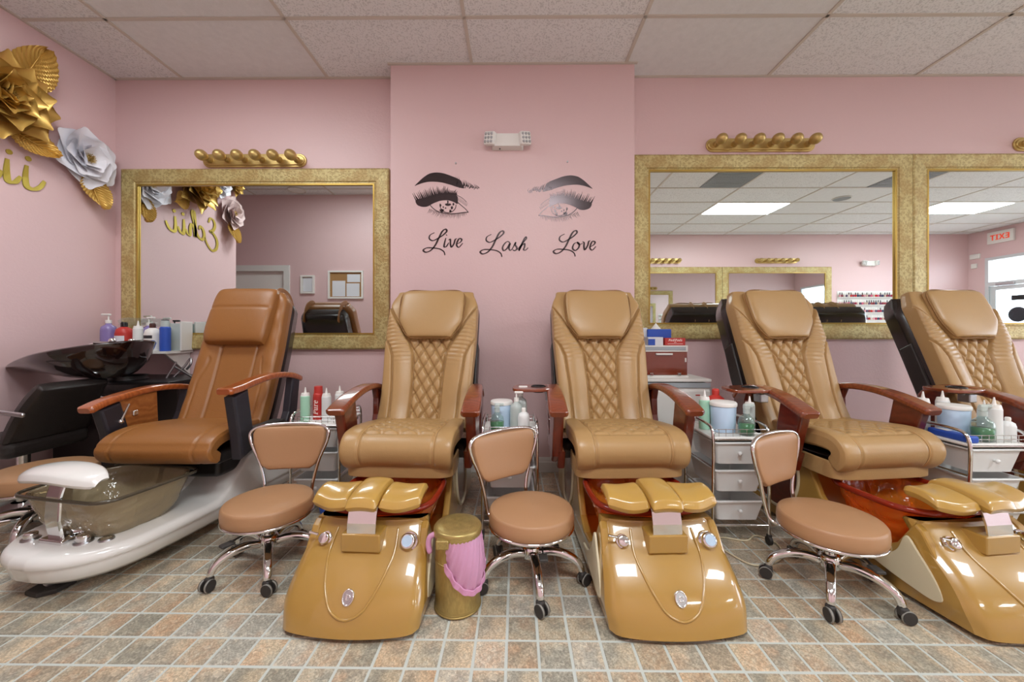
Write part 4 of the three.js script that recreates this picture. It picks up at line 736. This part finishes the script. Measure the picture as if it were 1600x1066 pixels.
{ const s = copyOf(stool0, 'tan stool at the left edge behind the white footrest', [-2.57, 0, -2.08], 2.6); s.scale.setScalar(1.13); }

// ---------------------------------------------------------------- shampoo corner at the left
{
  const o = thing('shampoo_unit', 'black shampoo cabinet with sloping side below the dark basin', 'cabinet', [0, 0, 0]);
  mesh('cabinet_body', [T(extr([[-3.30, 0.0], [-2.40, 0.0], [-2.40, 0.74], [-2.95, 0.74], [-3.22, 0.3], [-3.30, 0.28]], 0.40, 0.006), 0, 0, -2.92)], M.cabinetBlack, o);
  mesh('sloped_panel', bar([[-3.23, 0.31, -2.71], [-2.96, 0.735, -2.71]], 0.03, 0.02, 0.004, 4, [0, 0, 1]), M.satin, o);
  mesh('cabinet_top', T(rbox(0.66, 0.02, 0.5, 0.005), -2.70, 0.752, -2.86), M.black, o);
  mesh('drain_coupling', T(lathe([[0.12, 0.0], [0.13, 0.012], [0.115, 0.024], [0.13, 0.036], [0.115, 0.03]], 32), -2.80, 0.757, -2.74), M.black, o);
  mesh('supply_hose', [tube([[-2.600, 0.76, -2.910], [-2.550, 0.84, -2.950], [-2.520, 0.9, -2.970], [-2.500, 0.86, -2.950], [-2.530, 0.82, -2.950]], 0.008, 30), rod([-2.600, 0.76, -2.850], [-2.560, 0.88, -2.890], 0.007), rod([-2.570, 0.84, -2.890], [-2.400, 0.765, -2.850], 0.007)], M.satin, o);
}
{
  const o = thing('shampoo_basin', 'glossy dark brown shampoo basin tilted on the black cabinet', 'basin', [-2.87, 0.91, -2.6]);
  const R = [], ring = (hw, hd, y, ox, tilt, neck) => { const l = []; for (let i = 0; i < 48; i++) { const a = i / 48 * 2 * PI, c = Math.cos(a), s = Math.sin(a), e = c < 0 ? 1 + neck * Math.pow(-c, 3) : 1; l.push([ox + hw * c * e, y + tilt * c * e + (c < 0 ? -0.02 * Math.pow(-c, 4) * neck : 0), -hd * s]); } return l; };
  R.push(ring(0.10, 0.10, -0.085, 0.08, 0.0, 0), ring(0.16, 0.14, -0.07, 0.06, 0.01, 0), ring(0.24, 0.21, -0.03, 0.03, 0.025, 0.15), ring(0.29, 0.245, 0.02, 0.0, 0.04, 0.45), ring(0.305, 0.255, 0.05, 0, 0.05, 0.6), ring(0.30, 0.25, 0.058, 0, 0.05, 0.6), ring(0.275, 0.225, 0.054, 0, 0.045, 0.55), ring(0.24, 0.19, 0.02, 0.02, 0.035, 0.3), ring(0.15, 0.12, -0.045, 0.05, 0.02, 0), ring(0.04, 0.04, -0.06, 0.07, 0, 0));
  const bg = loft(R); bg.scale(1.12, 1.3, 1.1); mesh('basin_bowl', bg, M.basin, o);
  mesh('faucet', [T(cyl(0.018, 0.022, 0.05, 16), 0.19, 0.10, 0.06), rod([0.19, 0.12, 0.06], [0.11, 0.125, 0.10], 0.01)], M.chrome, o); mesh('hose_head', rod([0.12, 0.12, 0.0], [0.02, 0.105, 0.04], 0.012), M.chrome, o);
  mesh('tap_handle', [T(sph(0.02, 12), 0.19, 0.135, 0.06)], M.chrome, o); mesh('tap_handle', [T(cyl(0.016, 0.02, 0.04, 16), 0.22, 0.10, -0.04), T(sph(0.02, 12), 0.22, 0.13, -0.04)], M.chrome, o);
}
{
  const o = thing('shampoo_chair', 'black leather shampoo chair with aluminium arm at the left edge', 'chair', [-3.07, 0, -2.38], -PI / 2);
  mesh('seat', T(rbox(0.44, 0.10, 0.42, 0.04, 4), 0, 0.42, 0.02), M.blackLeather, o);
  const bp = pad({ path: [[-0.15, 0.46], [-0.2, 0.58], [-0.265, 0.70], [-0.33, 0.79]], hw: (v) => 0.215 - 0.03 * v * v, f: () => 0.04, b: 0.035, nu: 30, nv: 30, pu: 5, pv: 6 }); mesh('backrest', bp, M.blackLeather, o);
  for (const s of [-1, 1]) mesh('armrest', [tube([[s * 0.235, 0.40, 0.2], [s * 0.255, 0.58, 0.21], [s * 0.26, 0.64, 0.12], [s * 0.26, 0.665, -0.1], [s * 0.26, 0.64, -0.33]], 0.014, 50)], M.satin, o);
  mesh('pedestal', [T(cyl(0.03, 0.03, 0.34, 20), 0, 0.2, 0), T(lathe([[0, 0], [0.22, 0], [0.22, 0.015], [0.05, 0.05]], 36), 0, 0, 0)], M.chrome, o);
}
{
  const o = thing('wall_shelf', 'small white wall shelf with angled bracket holding hair bottles', 'shelf', [-2.985, 0.955, -3.06]);
  mesh('shelf_board', box(-0.29, 0.29, -0.018, 0, -0.145, 0.11), M.white, o);
  for (const x of [0.255, -0.25]) mesh('bracket', T(exX([[-0.145, -0.018], [0.09, -0.018], [-0.135, -0.20], [-0.145, -0.20]], 0.02, 0.002), x, 0, 0), M.white, o);
}
// ---------------------------------------------------------------- bottles
const BG = {};
function bottle(kind, label, pos, s = 1, mats = {}, group, turn = 0) {
  const o = thing('bottle', label, 'bottle', pos, turn, group); o.scale.setScalar(s);
  const add = (n, g, m, par = o) => mesh(n, g, m, par);
  if (kind === 'squeeze') { // tall square-shouldered dispenser with a conical nozzle
    add('body', BG.sq ??= lathe([[0, 0], [0.026, 0], [0.0275, 0.004], [0.0275, 0.15], [0.025, 0.158], [0, 0.158]], 28), mats.body || M.plastic);
    add('cap', BG.sc ??= T(cyl(0.022, 0.026, 0.016, 24), 0, 0.164, 0), M.white); add('nozzle', BG.sn ??= lathe([[0.009, 0.17], [0.006, 0.185], [0.0028, 0.207], [0, 0.208]], 14), M.white);
  } else if (kind === 'pump') {
    add('body', BG.pb ??= lathe([[0, 0], [0.033, 0], [0.036, 0.005], [0.036, 0.12], [0.032, 0.142], [0.014, 0.155], [0.013, 0.165], [0, 0.165]], 30), mats.body || M.plastic);
    add('pump_head', BG.ph ??= merge([T(cyl(0.014, 0.014, 0.02, 18), 0, 0.172, 0), T(cyl(0.004, 0.004, 0.03, 10), 0, 0.195, 0), T(rbox(0.05, 0.012, 0.018, 0.005), 0.014, 0.213, 0)]), mats.cap || M.white);
    if (mats.label) add('paper_label', BG.pl ??= T(new THREE.CylinderGeometry(0.0366, 0.0366, 0.06, 24, 1, true, -0.9, 1.8), 0, 0.07, 0), mats.label);
  } else if (kind === 'round') {
    add('body', BG.rb ??= lathe([[0, 0], [0.036, 0], [0.04, 0.006], [0.04, 0.10], [0.034, 0.125], [0.015, 0.138], [0, 0.138]], 30), mats.body || M.white);
    add('cap', BG.rc ??= T(lathe([[0.015, 0], [0.0155, 0.022], [0.012, 0.03], [0, 0.03]], 18), 0, 0.136, 0), mats.cap || M.brownCap);
    if (mats.label) add('paper_label', BG.rl ??= T(new THREE.CylinderGeometry(0.0406, 0.0406, 0.055, 24, 1, true, -0.8, 1.6), 0, 0.06, 0), mats.label);
    if (mats.band) add('dark_band', BG.rn ??= T(new THREE.CylinderGeometry(0.0405, 0.0405, 0.018, 24, 1, true, -0.7, 1.4), 0, 0.085, 0), mats.band);
  } else if (kind === 'tub') {
    add('body', BG.tb ??= lathe([[0, 0], [0.058, 0], [0.06, 0.004], [0.066, 0.15], [0, 0.15]], 36), mats.body || M.paleBlue);
    add('lid', BG.tl ??= lathe([[0.069, 0.145], [0.07, 0.16], [0.064, 0.168], [0, 0.17]], 36), M.white);
    o.userData.category = 'tub'; o.name = numbered('plastic_tub');
  } else if (kind === 'spray') {
    add('body', BG.yb ??= lathe([[0, 0], [0.034, 0], [0.038, 0.008], [0.039, 0.06], [0.034, 0.085], [0.016, 0.103], [0.013, 0.112], [0.012, 0.112], [0.015, 0.102], [0.032, 0.084], [0.0365, 0.06], [0.0355, 0.01], [0, 0.004]], 28), M.clear);
    add('liquid', BG.yl ??= lathe([[0, 0.006], [0.034, 0.01], [0.036, 0.058], [0, 0.058]], 24), M.green);
    add('trigger', BG.yt ??= merge([T(cyl(0.015, 0.015, 0.02, 16), 0, 0.12, 0), T(rbox(0.03, 0.026, 0.02, 0.006), 0, 0.142, 0), T(rbox(0.05, 0.014, 0.014, 0.004), 0.012, 0.152, 0)]), M.plasticClear);
  } else if (kind === 'can') {
    add('body', BG.cb ??= lathe([[0, 0], [0.03, 0], [0.031, 0.004], [0.031, 0.16], [0.024, 0.175], [0, 0.175]], 28), mats.body || M.blue);
    add('cap', BG.cc ??= T(cyl(0.024, 0.026, 0.045, 24), 0, 0.192, 0), mats.cap || M.plasticClear);
    if (mats.label) add('paper_label', BG.cl ??= T(new THREE.CylinderGeometry(0.0315, 0.0315, 0.1, 24, 1, true, -0.8, 1.6), 0, 0.08, 0), mats.label);
  }
  return o;
}
const shY = 0.9552, G1 = 'hair care bottles on the white wall shelf';
bottle('pump', 'lilac pump bottle at the left end of the white shelf', [-3.215, shY, -3.02], 1.35, { body: M.purple }, G1, PI);
bottle('round', 'red bottle with pale label and dark cap on the white shelf', [-3.07, shY, -3.0], 1.38, { body: M.red, cap: M.black, label: M.paper }, G1);
bottle('pump', 'purple bottle half hidden behind the red one on the shelf', [-2.99, shY, -3.12], 1.25, { body: M.purple }, G1);
bottle('squeeze', 'white squeeze bottle with pointed nozzle on the white shelf', [-2.955, shY, -2.995], 1.15, {}, G1);
bottle('round', 'white bottle with brown cap and dark label band on the shelf', [-2.845, shY, -3.0], 1.32, { band: M.navy }, G1);
bottle('pump', 'clear pump bottle with black head at the back of the shelf', [-2.89, shY, -3.14], 1.15, { body: M.plasticClear, cap: M.black }, G1);
bottle('can', 'blue and white spray can at the right end of the shelf', [-2.745, shY, -3.0], 1.12, { body: M.blue }, G1);
{ const o = thing('plastic_box', 'upright clear plastic box behind the blue spray can', 'box', [-2.755, shY, -3.125]); mesh('box_shell', T(rbox(0.15, 0.22, 0.1, 0.006), 0, 0.11, 0), M.plasticClear, o); mesh('box_edge', T(rbox(0.012, 0.235, 0.11, 0.003), 0.07, 0.1175, 0), M.white, o); }
{ // crumpled clear film over the bottles
  const o = thing('plastic_film', 'crumpled clear plastic film draped over the red bottle', 'film', [-3.1, 1.19, -3.1]); const g = new THREE.IcosahedronGeometry(0.07, 3), p = g.attributes.position;
  for (let i = 0; i < p.count; i++) { const k = 0.75 + 0.5 * vnoise(p.getX(i) * 40 + 9, p.getY(i) * 40 + p.getZ(i) * 30 + 9, 64, 3); p.setXYZ(i, p.getX(i) * k * 1.5, p.getY(i) * k * 0.55, p.getZ(i) * k * 0.8); } g.computeVertexNormals(); mesh('film_sheet', g, M.clear, o);
}
// ---------------------------------------------------------------- trolleys
function makeTrolley(label) {
  const o = thing('trolley', label, 'trolley', [0, 0, 0], 0, 'chrome salon trolleys'), w = 0.145, d = 0.16, ch = [];
  for (const s of [-1, 1]) ch.push(tube([[s * w, 0.045, d], [s * w, 0.3, d], [s * w, 0.57, d], [s * w, 0.605, d - 0.02], [s * w, 0.615, d - 0.06], [s * w, 0.615, -d + 0.06], [s * w, 0.605, -d + 0.02], [s * w, 0.57, -d], [s * w, 0.3, -d], [s * w, 0.045, -d]], 0.008, 90));
  for (const y of [0.10, 0.545]) for (const z of [-d, d]) ch.push(rod([-w, y, z], [w, y, z], 0.006));
  for (const y of [0.10, 0.25, 0.40]) for (const s of [-1, 1]) ch.push(rod([s * w, y, -d], [s * w, y, d], 0.005));
  mesh('frame', ch, M.chrome, o);
  mesh('top_tray', T(rbox(0.30, 0.016, 0.32, 0.006), 0, 0.549, 0), M.white, o);
  for (const q of [-1, 1]) { const wi = [], z = q * (d - 0.01); for (const y of [0.575, 0.595]) wi.push(rod([-w, y, z], [w, y, z], 0.002, 6)); for (let i = 0; i <= 8; i++) { const x = -w + 2 * w * i / 8; wi.push(rod([x, 0.556, z], [x, 0.597, z], 0.0015, 5)); } mesh('basket_wire', wi, M.chrome, o); }

  for (const [y, h] of [[0.41, 0.12], [0.265, 0.12], [0.115, 0.11]]) {
    const b = mesh('drawer', loft([rring(0.105, 0.13, 0.015, (a, c) => [a, y, c]), rring(0.127, 0.15, 0.015, (a, c) => [a, y + h - 0.01, c]), rring(0.136, 0.158, 0.015, (a, c) => [a, y + h - 0.01, c]), rring(0.136, 0.158, 0.015, (a, c) => [a, y + h, c]), rring(0.12, 0.145, 0.015, (a, c) => [a, y + h, c]), rring(0.10, 0.125, 0.012, (a, c) => [a, y + 0.004, c])]), M.plastic, o);
    const k = lathe([[0.006, 0], [0.006, 0.008], [0.011, 0.014], [0.009, 0.021], [0, 0.023]], 16); k.rotateX(PI / 2); mesh('knob', T(k, 0, y + h * 0.5, 0.14), M.plastic, b);
  }
  for (const sx of [-1, 1]) for (const sz of [-1, 1]) { const c = cyl(0.022, 0.022, 0.016, 18); c.rotateZ(PI / 2); mesh('caster', [T(c, sx * w, 0.0225, sz * d), T(rbox(0.022, 0.02, 0.02, 0.004), sx * w, 0.045, sz * d)], M.rubber, o); }
  return o;
}
const TR = [['chrome trolley with white drawers behind the left rolling stool', -1.19, -2.44], ['chrome trolley between the two middle gold chairs, behind the stool', -0.025, -2.20], ['chrome trolley with translucent drawers left of the right-hand stool', 1.175, -2.16], ['chrome trolley loaded with bottles at the right edge', 2.365, -2.05]];
const t0 = makeTrolley(TR[0][0]); t0.position.set(TR[0][1], 0, TR[0][2]);
TR.slice(1).forEach(([l, x, z]) => copyOf(t0, l, [x, 0, z]));
const ty = 0.5572, onT = (k, kind, label, x, z, s, m, g = 'bottles on the trolleys', turn = 0) => bottle(kind, label, [TR[k][1] + x, ty, TR[k][2] + z], s, m, g, turn);
onT(0, 'squeeze', 'mint green squeeze bottle on the trolley behind the left stool', -0.095, 0.09, 1.0, { body: M.mint });
{ const red = onT(0, 'can', 'tall red tube with white script on the trolley behind the left stool', -0.03, 0.06, 0.98, { body: M.red, cap: M.red }); const tx = canvasTex(128, 256, (c) => { c.fillStyle = '#b92f2c'; c.fillRect(0, 0, 128, 256); c.fillStyle = '#f3e3dc'; c.save(); c.translate(84, 220); c.rotate(-PI / 2); c.font = 'italic bold 74px serif'; c.fillText('Pure', 0, 0); c.restore(); c.fillRect(10, 232, 108, 6); }); mesh('printed_label', T(new THREE.CylinderGeometry(0.0316, 0.0316, 0.13, 24, 1, true, -1.2, 2.4), 0, 0.085, 0), std({ map: tx, roughness: 0.4 }), red); }
onT(0, 'squeeze', 'nearer clear squeeze bottle beside the red tube', 0.035, 0.09, 0.98, { body: M.plastic });
onT(0, 'squeeze', 'farther clear squeeze bottle at the right of the left trolley', 0.085, 0.02, 1.0, { body: M.plastic });
onT(1, 'tub', 'pale blue plastic tub with white lid on the middle trolley', -0.05, -0.01, 0.92, {}, 'plastic tubs on the trolleys');
onT(1, 'spray', 'spray bottle of green liquid on the middle trolley', -0.07, 0.105, 1.0);
onT(1, 'pump', 'tall clear pump bottle on the middle trolley', 0.035, 0.05, 0.98, { body: M.plasticClear });
onT(1, 'pump', 'clear pump bottle at the back of the middle trolley', 0.06, -0.06, 1.05, { body: M.plasticClear });
onT(1, 'round', 'short white capped bottle on the middle trolley', 0.075, 0.1, 0.8, { body: M.plastic, cap: M.white });
onT(2, 'squeeze', 'pale green squeeze bottle at the left of the trolley by the towel warmer', -0.10, -0.02, 1.05, { body: M.mint });
onT(2, 'tub', 'pale blue tub with white lid on the trolley by the right-hand stool', -0.025, 0.035, 0.98, {}, 'plastic tubs on the trolleys');
onT(2, 'spray', 'spray bottle of green liquid in front of the blue tub', 0.055, 0.115, 1.05);
onT(2, 'squeeze', 'tall clear bottle right of the green spray bottle', 0.105, 0.06, 0.95, { body: M.plasticClear });
onT(2, 'round', 'red-capped jar behind the blue tub on the trolley', 0.0, -0.092, 1.3, { body: M.red, cap: M.red });
onT(3, 'tub', 'pale blue tub at the left of the rightmost trolley', -0.022, -0.015, 0.95, {}, 'plastic tubs on the trolleys');
onT(3, 'spray', 'spray bottle with little green liquid on the rightmost trolley', -0.02, 0.11, 1.15);
onT(3, 'squeeze', 'clear squeeze bottle at the left back of the rightmost trolley', -0.105, -0.09, 1.05, { body: M.plastic });
onT(3, 'squeeze', 'white squeeze bottle in the middle of the rightmost trolley', 0.03, -0.115, 1.05, { body: M.plastic });
onT(3, 'squeeze', 'largest white squeeze bottle at the front of the rightmost trolley', 0.05, 0.1, 1.05, { body: M.plastic });
onT(3, 'squeeze', 'white squeeze bottle at the right back of the rightmost trolley', 0.085, 0.03, 0.92, { body: M.plastic });
onT(3, 'round', 'short white bottle at the right end of the rightmost trolley', 0.112, 0.105, 0.72, { body: M.plastic, cap: M.white });
{ const o = thing('wipe_pack', 'flat blue packet on the front edge of the rightmost trolley', 'packet', [2.27, ty, -1.97], -0.02); mesh('packet_body', T(rbox(0.05, 0.035, 0.2, 0.01), -0.02, 0.0175, -0.02), M.blue, o); mesh('packet_label', T(rbox(0.03, 0.002, 0.06, 0.001), -0.02, 0.0365, -0.06), M.white, o); }
{ const o = thing('power_cord', 'white power cord lying on the floor by the trolley', 'cord', [0, 0.005, 0]); mesh('cable', tube([[1.05, 0, -1.95], [1.12, 0, -1.82], [1.22, 0, -1.83], [1.32, 0, -1.9], [1.36, 0, -2.02], [1.3, 0, -2.08], [1.22, 0, -2.03], [1.1, 0, -2.06], [0.98, 0, -1.98]], 0.0045, 90, 6), M.cream, o); }
{ const o = thing('scoop', 'small blue plastic scoop on the floor below the left trolley', 'scoop', [-1.12, 0, -2.3], 0.4); const g = lathe([[0, 0.0], [0.03, 0.0], [0.045, 0.03], [0.05, 0.06], [0.046, 0.06], [0.04, 0.03], [0, 0.006]], 24); mesh('scoop_bowl', g, M.blue, o); mesh('handle', T(rbox(0.02, 0.012, 0.09, 0.005), 0, 0.05, 0.085), M.blue, o); }

// ---------------------------------------------------------------- towel warmer on its white cabinet
{
  const o = thing('towel_cabinet', 'white cabinet with a slim control panel behind the gold chair', 'cabinet', [1.16, 0, -2.93]);
  mesh('cabinet_body', T(rbox(0.46, 0.74, 0.40, 0.01), 0, 0.37, 0), M.white, o);
  mesh('cabinet_top', T(rbox(0.47, 0.022, 0.41, 0.006), 0, 0.761, 0), M.white, o);
  mesh('control_strip', T(rbox(0.45, 0.035, 0.012, 0.003), 0, 0.727, 0.205), M.steelGrey, o);
  const d = mesh('door', T(rbox(0.44, 0.66, 0.02, 0.006), 0, 0.36, 0.207), M.white, o); mesh('door_mark', T(rbox(0.03, 0.008, 0.004, 0.001), 0.13, 0.66, 0.218), M.red, d);
  for (const x of [-0.12, -0.09]) { const k = cyl(0.007, 0.007, 0.01, 12); k.rotateX(PI / 2); mesh('button', T(k, x, 0.727, 0.213), M.black, o); }
  const t = thing('towel_warmer', 'towel warmer with red-brown door on the white cabinet', 'towel warmer', [1.095, 0.772, -2.93]);
  mesh('housing', [box(-0.17, 0.17, 0, 0.018, -0.13, 0.13), box(-0.165, 0.165, 0.19, 0.235, -0.13, 0.13), box(-0.165, -0.155, 0.018, 0.19, -0.13, 0.12), box(0.155, 0.165, 0.018, 0.19, -0.13, 0.12), box(-0.155, 0.155, 0.018, 0.19, -0.13, -0.12)], M.white, t);
  const dr = mesh('door', T(rbox(0.32, 0.168, 0.016, 0.003), 0, 0.104, 0.125), M.smokedDoor, t); mesh('handle', T(rbox(0.12, 0.013, 0.016, 0.003), -0.01, 0.172, 0.138), M.white, dr); mesh('hinge', [-0.1, 0.1].map((x) => T(rbox(0.024, 0.022, 0.014, 0.004), x, 0.026, 0.137)), M.chrome, dr); mesh('latch', T(rbox(0.01, 0.03, 0.01, 0.002), 0.145, 0.13, 0.136), M.white, dr);
  mesh('display_panel', T(rbox(0.3, 0.026, 0.004, 0.001), 0, 0.213, 0.131), M.steelGrey, t);
  const top = 1.0072;
  const r = thing('carton', 'red printed carton on top of the towel warmer', 'box', [1.17, top, -2.85]);
  const tx = canvasTex(512, 190, (c) => { c.fillStyle = '#c33a36'; c.fillRect(0, 0, 512, 190); c.fillStyle = '#f6e8e4'; c.font = 'italic bold 82px sans-serif'; c.textAlign = 'center'; c.fillText('PediPads', 256, 82); c.font = 'bold 34px sans-serif'; c.fillText('soft', 256, 122); c.fillRect(60, 146, 390, 10); });
  mesh('carton_body', T(rbox(0.148, 0.054, 0.09, 0.002), 0, 0.027, 0), M.red, r); mesh('printed_face', T(new THREE.PlaneGeometry(0.144, 0.051), 0, 0.027, 0.0457), std({ map: tx, roughness: 0.4 }), r);
  const b2 = thing('carton', 'white carton with blue flap left of the red carton', 'box', [1.03, top, -2.86]); mesh('carton_body', T(rbox(0.11, 0.06, 0.1, 0.002), 0, 0.03, 0), M.paper, b2); mesh('blue_flap', T(rbox(0.05, 0.045, 0.004, 0.001), -0.03, 0.024, 0.052), M.blue, b2);
  const b3 = thing('carton', 'blue tissue carton standing behind the red carton', 'box', [1.10, top, -2.97]); mesh('carton_body', T(rbox(0.18, 0.12, 0.1, 0.006), 0, 0.06, 0), M.blue, b3); mesh('tissue', T(new THREE.ConeGeometry(0.04, 0.05, 9), -0.01, 0.143, 0), M.white, b3);
  const b4 = thing('paper_stack', 'upright white paper sheets left of the blue carton', 'paper', [0.985, top, -2.98]); mesh('sheet', T(rbox(0.06, 0.13, 0.08, 0.002), 0, 0.065, 0), M.paper, b4);
}
// ---------------------------------------------------------------- trash bin
{
  const o = thing('trash_bin', 'gold metal pedal bin with pink bag between stool and gold chair', 'trash bin', [-0.23, 0, -1.555]);
  mesh('body', lathe([[0, 0.004], [0.088, 0.004], [0.093, 0.010], [0.093, 0.018], [0.09, 0.024], [0.09, 0.295], [0.086, 0.297], [0, 0.297]], 56), M.bin, o);
  mesh('base_ring', T(new THREE.TorusGeometry(0.091, 0.004, 8, 56).rotateX(PI / 2), 0, 0.008, 0), M.bin, o);
  const lid = mesh('lid', lathe([[0.095, 0.293], [0.097, 0.30], [0.096, 0.318], [0.09, 0.326], [0.06, 0.332], [0, 0.334]], 56), M.bin, o);
  mesh('lid_latch', T(rbox(0.05, 0.035, 0.03, 0.006), -0.045, 0.292, 0.088), M.bin, lid);
  mesh('seam_band', T(new THREE.TorusGeometry(0.0903, 0.0022, 6, 56).rotateX(PI / 2), 0, 0.2, 0), M.bin, o);
  // bag hanging over the rim at the front right, a loop of film
  const p = [], idx = [], nu = 36, nv = 16;
  for (let j = 0; j <= nv; j++) for (let i = 0; i <= nu; i++) {
    const u = i / nu, v = j / nv, a = lerp(-0.35, 1.95, u), len = 0.03 + 0.165 * Math.pow(Math.sin(PI * clamp(u * 0.9 + 0.06, 0, 1)), 0.7), r = 0.0945 + 0.022 * Math.sin(PI * v * 0.8) * Math.sin(PI * u) + 0.004 * Math.sin(u * 46 + v * 5) * v + 0.0025 * Math.sin(u * 90 + v * 17);
    p.push(Math.sin(a) * r, 0.298 - len * v, Math.cos(a) * r);
  }
  for (let j = 0; j < nv; j++) for (let i = 0; i < nu; i++) { const a = j * (nu + 1) + i, b = a + nu + 1; idx.push(a, b, a + 1, b, b + 1, a + 1); }
  const g = new THREE.BufferGeometry(); g.setAttribute('position', new THREE.Float32BufferAttribute(p, 3)); g.setIndex(idx); g.computeVertexNormals();
  const bag = mesh('bag', g, M.pinkBag, o);
  const hem = []; for (let i = 0; i <= 30; i++) { const u = i / 30, a = lerp(-0.35, 1.95, u), len = 0.03 + 0.165 * Math.pow(Math.sin(PI * clamp(u * 0.9 + 0.06, 0, 1)), 0.7), r = 0.101 + 0.014 * Math.sin(PI * u) + 0.003 * Math.sin(u * 46); hem.push([Math.sin(a) * r, 0.30 - len, Math.cos(a) * r]); }
  mesh('bag_hem', bar(hem, 0.006, 0.022, 0.003, 70), M.pinkBag, bag);
  mesh('bag_tuft', tube([[-0.085, 0.30, 0.03], [-0.105, 0.29, 0.035], [-0.11, 0.265, 0.04], [-0.105, 0.24, 0.045]], 0.011, 20), M.pinkBag, bag);
}
// ---------------------------------------------------------------- things seen only in the mirrors
function picture(label, x, y, w, h, draw) {
  const o = thing('picture_frame', label, 'picture frame', [x, y, ZN], PI);
  mesh('frame', [box(-w / 2, w / 2, h / 2 - 0.025, h / 2, 0, 0.03), box(-w / 2, w / 2, -h / 2, -h / 2 + 0.025, 0, 0.03), box(-w / 2, -w / 2 + 0.025, -h / 2 + 0.025, h / 2 - 0.025, 0, 0.03), box(w / 2 - 0.025, w / 2, -h / 2 + 0.025, h / 2 - 0.025, 0, 0.03)], M.white, o);
  mesh('backing_sheet', box(-w / 2 + 0.025, w / 2 - 0.025, -h / 2 + 0.025, h / 2 - 0.025, 0, 0.006), M.kraft, o);
  draw(o);
}
const sheet = (o, x, y, w, h) => { mesh('paper_sheet', box(x - w / 2, x + w / 2, y - h / 2, y + h / 2, 0.006, 0.009), M.paper, o); };
picture('small white framed notice in the left mirror beside the door', -3.19, 1.845, 0.21, 0.28, (o) => sheet(o, 0, 0, 0.15, 0.22));
picture('larger white framed board of papers in the left mirror', -2.6, 1.84, 0.54, 0.43, (o) => { sheet(o, 0.11, -0.06, 0.2, 0.24); sheet(o, -0.12, 0.1, 0.2, 0.12); sheet(o, -0.11, -0.08, 0.2, 0.2); });
{
  const rackG = 'white nail polish racks on the opposite wall', BGn = lathe([[0, 0], [0.017, 0], [0.018, 0.045], [0.009, 0.052], [0, 0.052]], 8), CG = T(cyl(0.008, 0.009, 0.045, 6), 0, 0.074, 0);
  const cols = ['#b03050', '#d86080', '#c02020', '#7a3a5a', '#e0a0a8', '#903040', '#d0b0a0', '#5a4060', '#e8d8d0', '#a04848', '#304060'].map((c) => std({ color: c, roughness: 0.2 }));
  const hues = ['raspberry', 'rose pink', 'bright red', 'plum', 'pale pink', 'wine red', 'beige', 'violet', 'off-white', 'brick red', 'navy blue'];
  for (const [k, x0] of [[0, 7.0], [1, 8.4]]) {
    const o = thing('polish_rack', ['white nail polish rack in the middle mirror, nearer the frame', 'white nail polish rack in the far right mirror'][k], 'rack', [x0 + 0.64, 1.0, ZF], PI, rackG);
    mesh('back_panel', box(-0.64, 0.64, 0, 1.0, 0.0, 0.008), M.white, o);
    for (let s = 0; s < 6; s++) mesh('shelf', box(-0.64, 0.64, s * 0.165 + 0.04, s * 0.165 + 0.046, 0.008, 0.07), M.white, o);
    for (let s = 2; s < 6; s++) for (let i = 0; i < 26; i++) {
      const ci = Math.floor(hash(i + k * 40, s, 5) * cols.length), dark = hash(i, s, 9) > 0.5, b = new THREE.Group(); b.name = numbered('polish_bottle'); b.userData = { label: `${hues[ci]} nail polish bottle with ${dark ? 'black' : 'white'} cap, ${['third', 'fourth', 'fifth', 'top'][s - 2]} shelf of the ${k ? 'farther' : 'nearer'} reflected rack`, category: 'nail polish', group: 'nail polish bottles on the wall racks' };
      b.position.set(x0 + 0.03 + i * 0.0485, 1.0 + s * 0.165 + 0.0462, ZF - 0.04); scene.add(b);
      mesh('bottle_body', BGn, cols[ci], b); mesh('cap', CG, dark ? M.black : M.white, b);
    }
  }
  const font = await new FontLoader().loadAsync('fonts/droid/droid_sans_bold.typeface.json');
  const e = thing('exit_sign', 'white EXIT sign with red letters above the street door', 'sign', [XR, 3.04, 1.42], -PI / 2);
  mesh('housing', T(rbox(0.42, 0.24, 0.05, 0.01), 0, 0, 0.026), M.white, e);
  const g = new TextGeometry('EXIT', { font, size: 0.11, depth: 0.004, curveSegments: 4 }); g.computeBoundingBox(); const bb = g.boundingBox; mesh('letters', T(g, -(bb.max.x + bb.min.x) / 2, -0.055, 0.05), M.exit, e);
  const al = thing('alarm_panel', 'small white alarm box on the street wall beside the door', 'alarm', [XR, 2.72, 1.86], -PI / 2); mesh('housing', T(rbox(0.17, 0.1, 0.04, 0.008), 0, 0, 0.021), M.white, al); mesh('keypad', T(rbox(0.1, 0.1, 0.03, 0.008), 0.02, -0.2, 0.016), M.white, al);
}
for (const o of scene.children) o.traverse((m) => { if (m.isMesh) { m.castShadow = true; m.receiveShadow = true; } });

renderer.render(scene, camera);
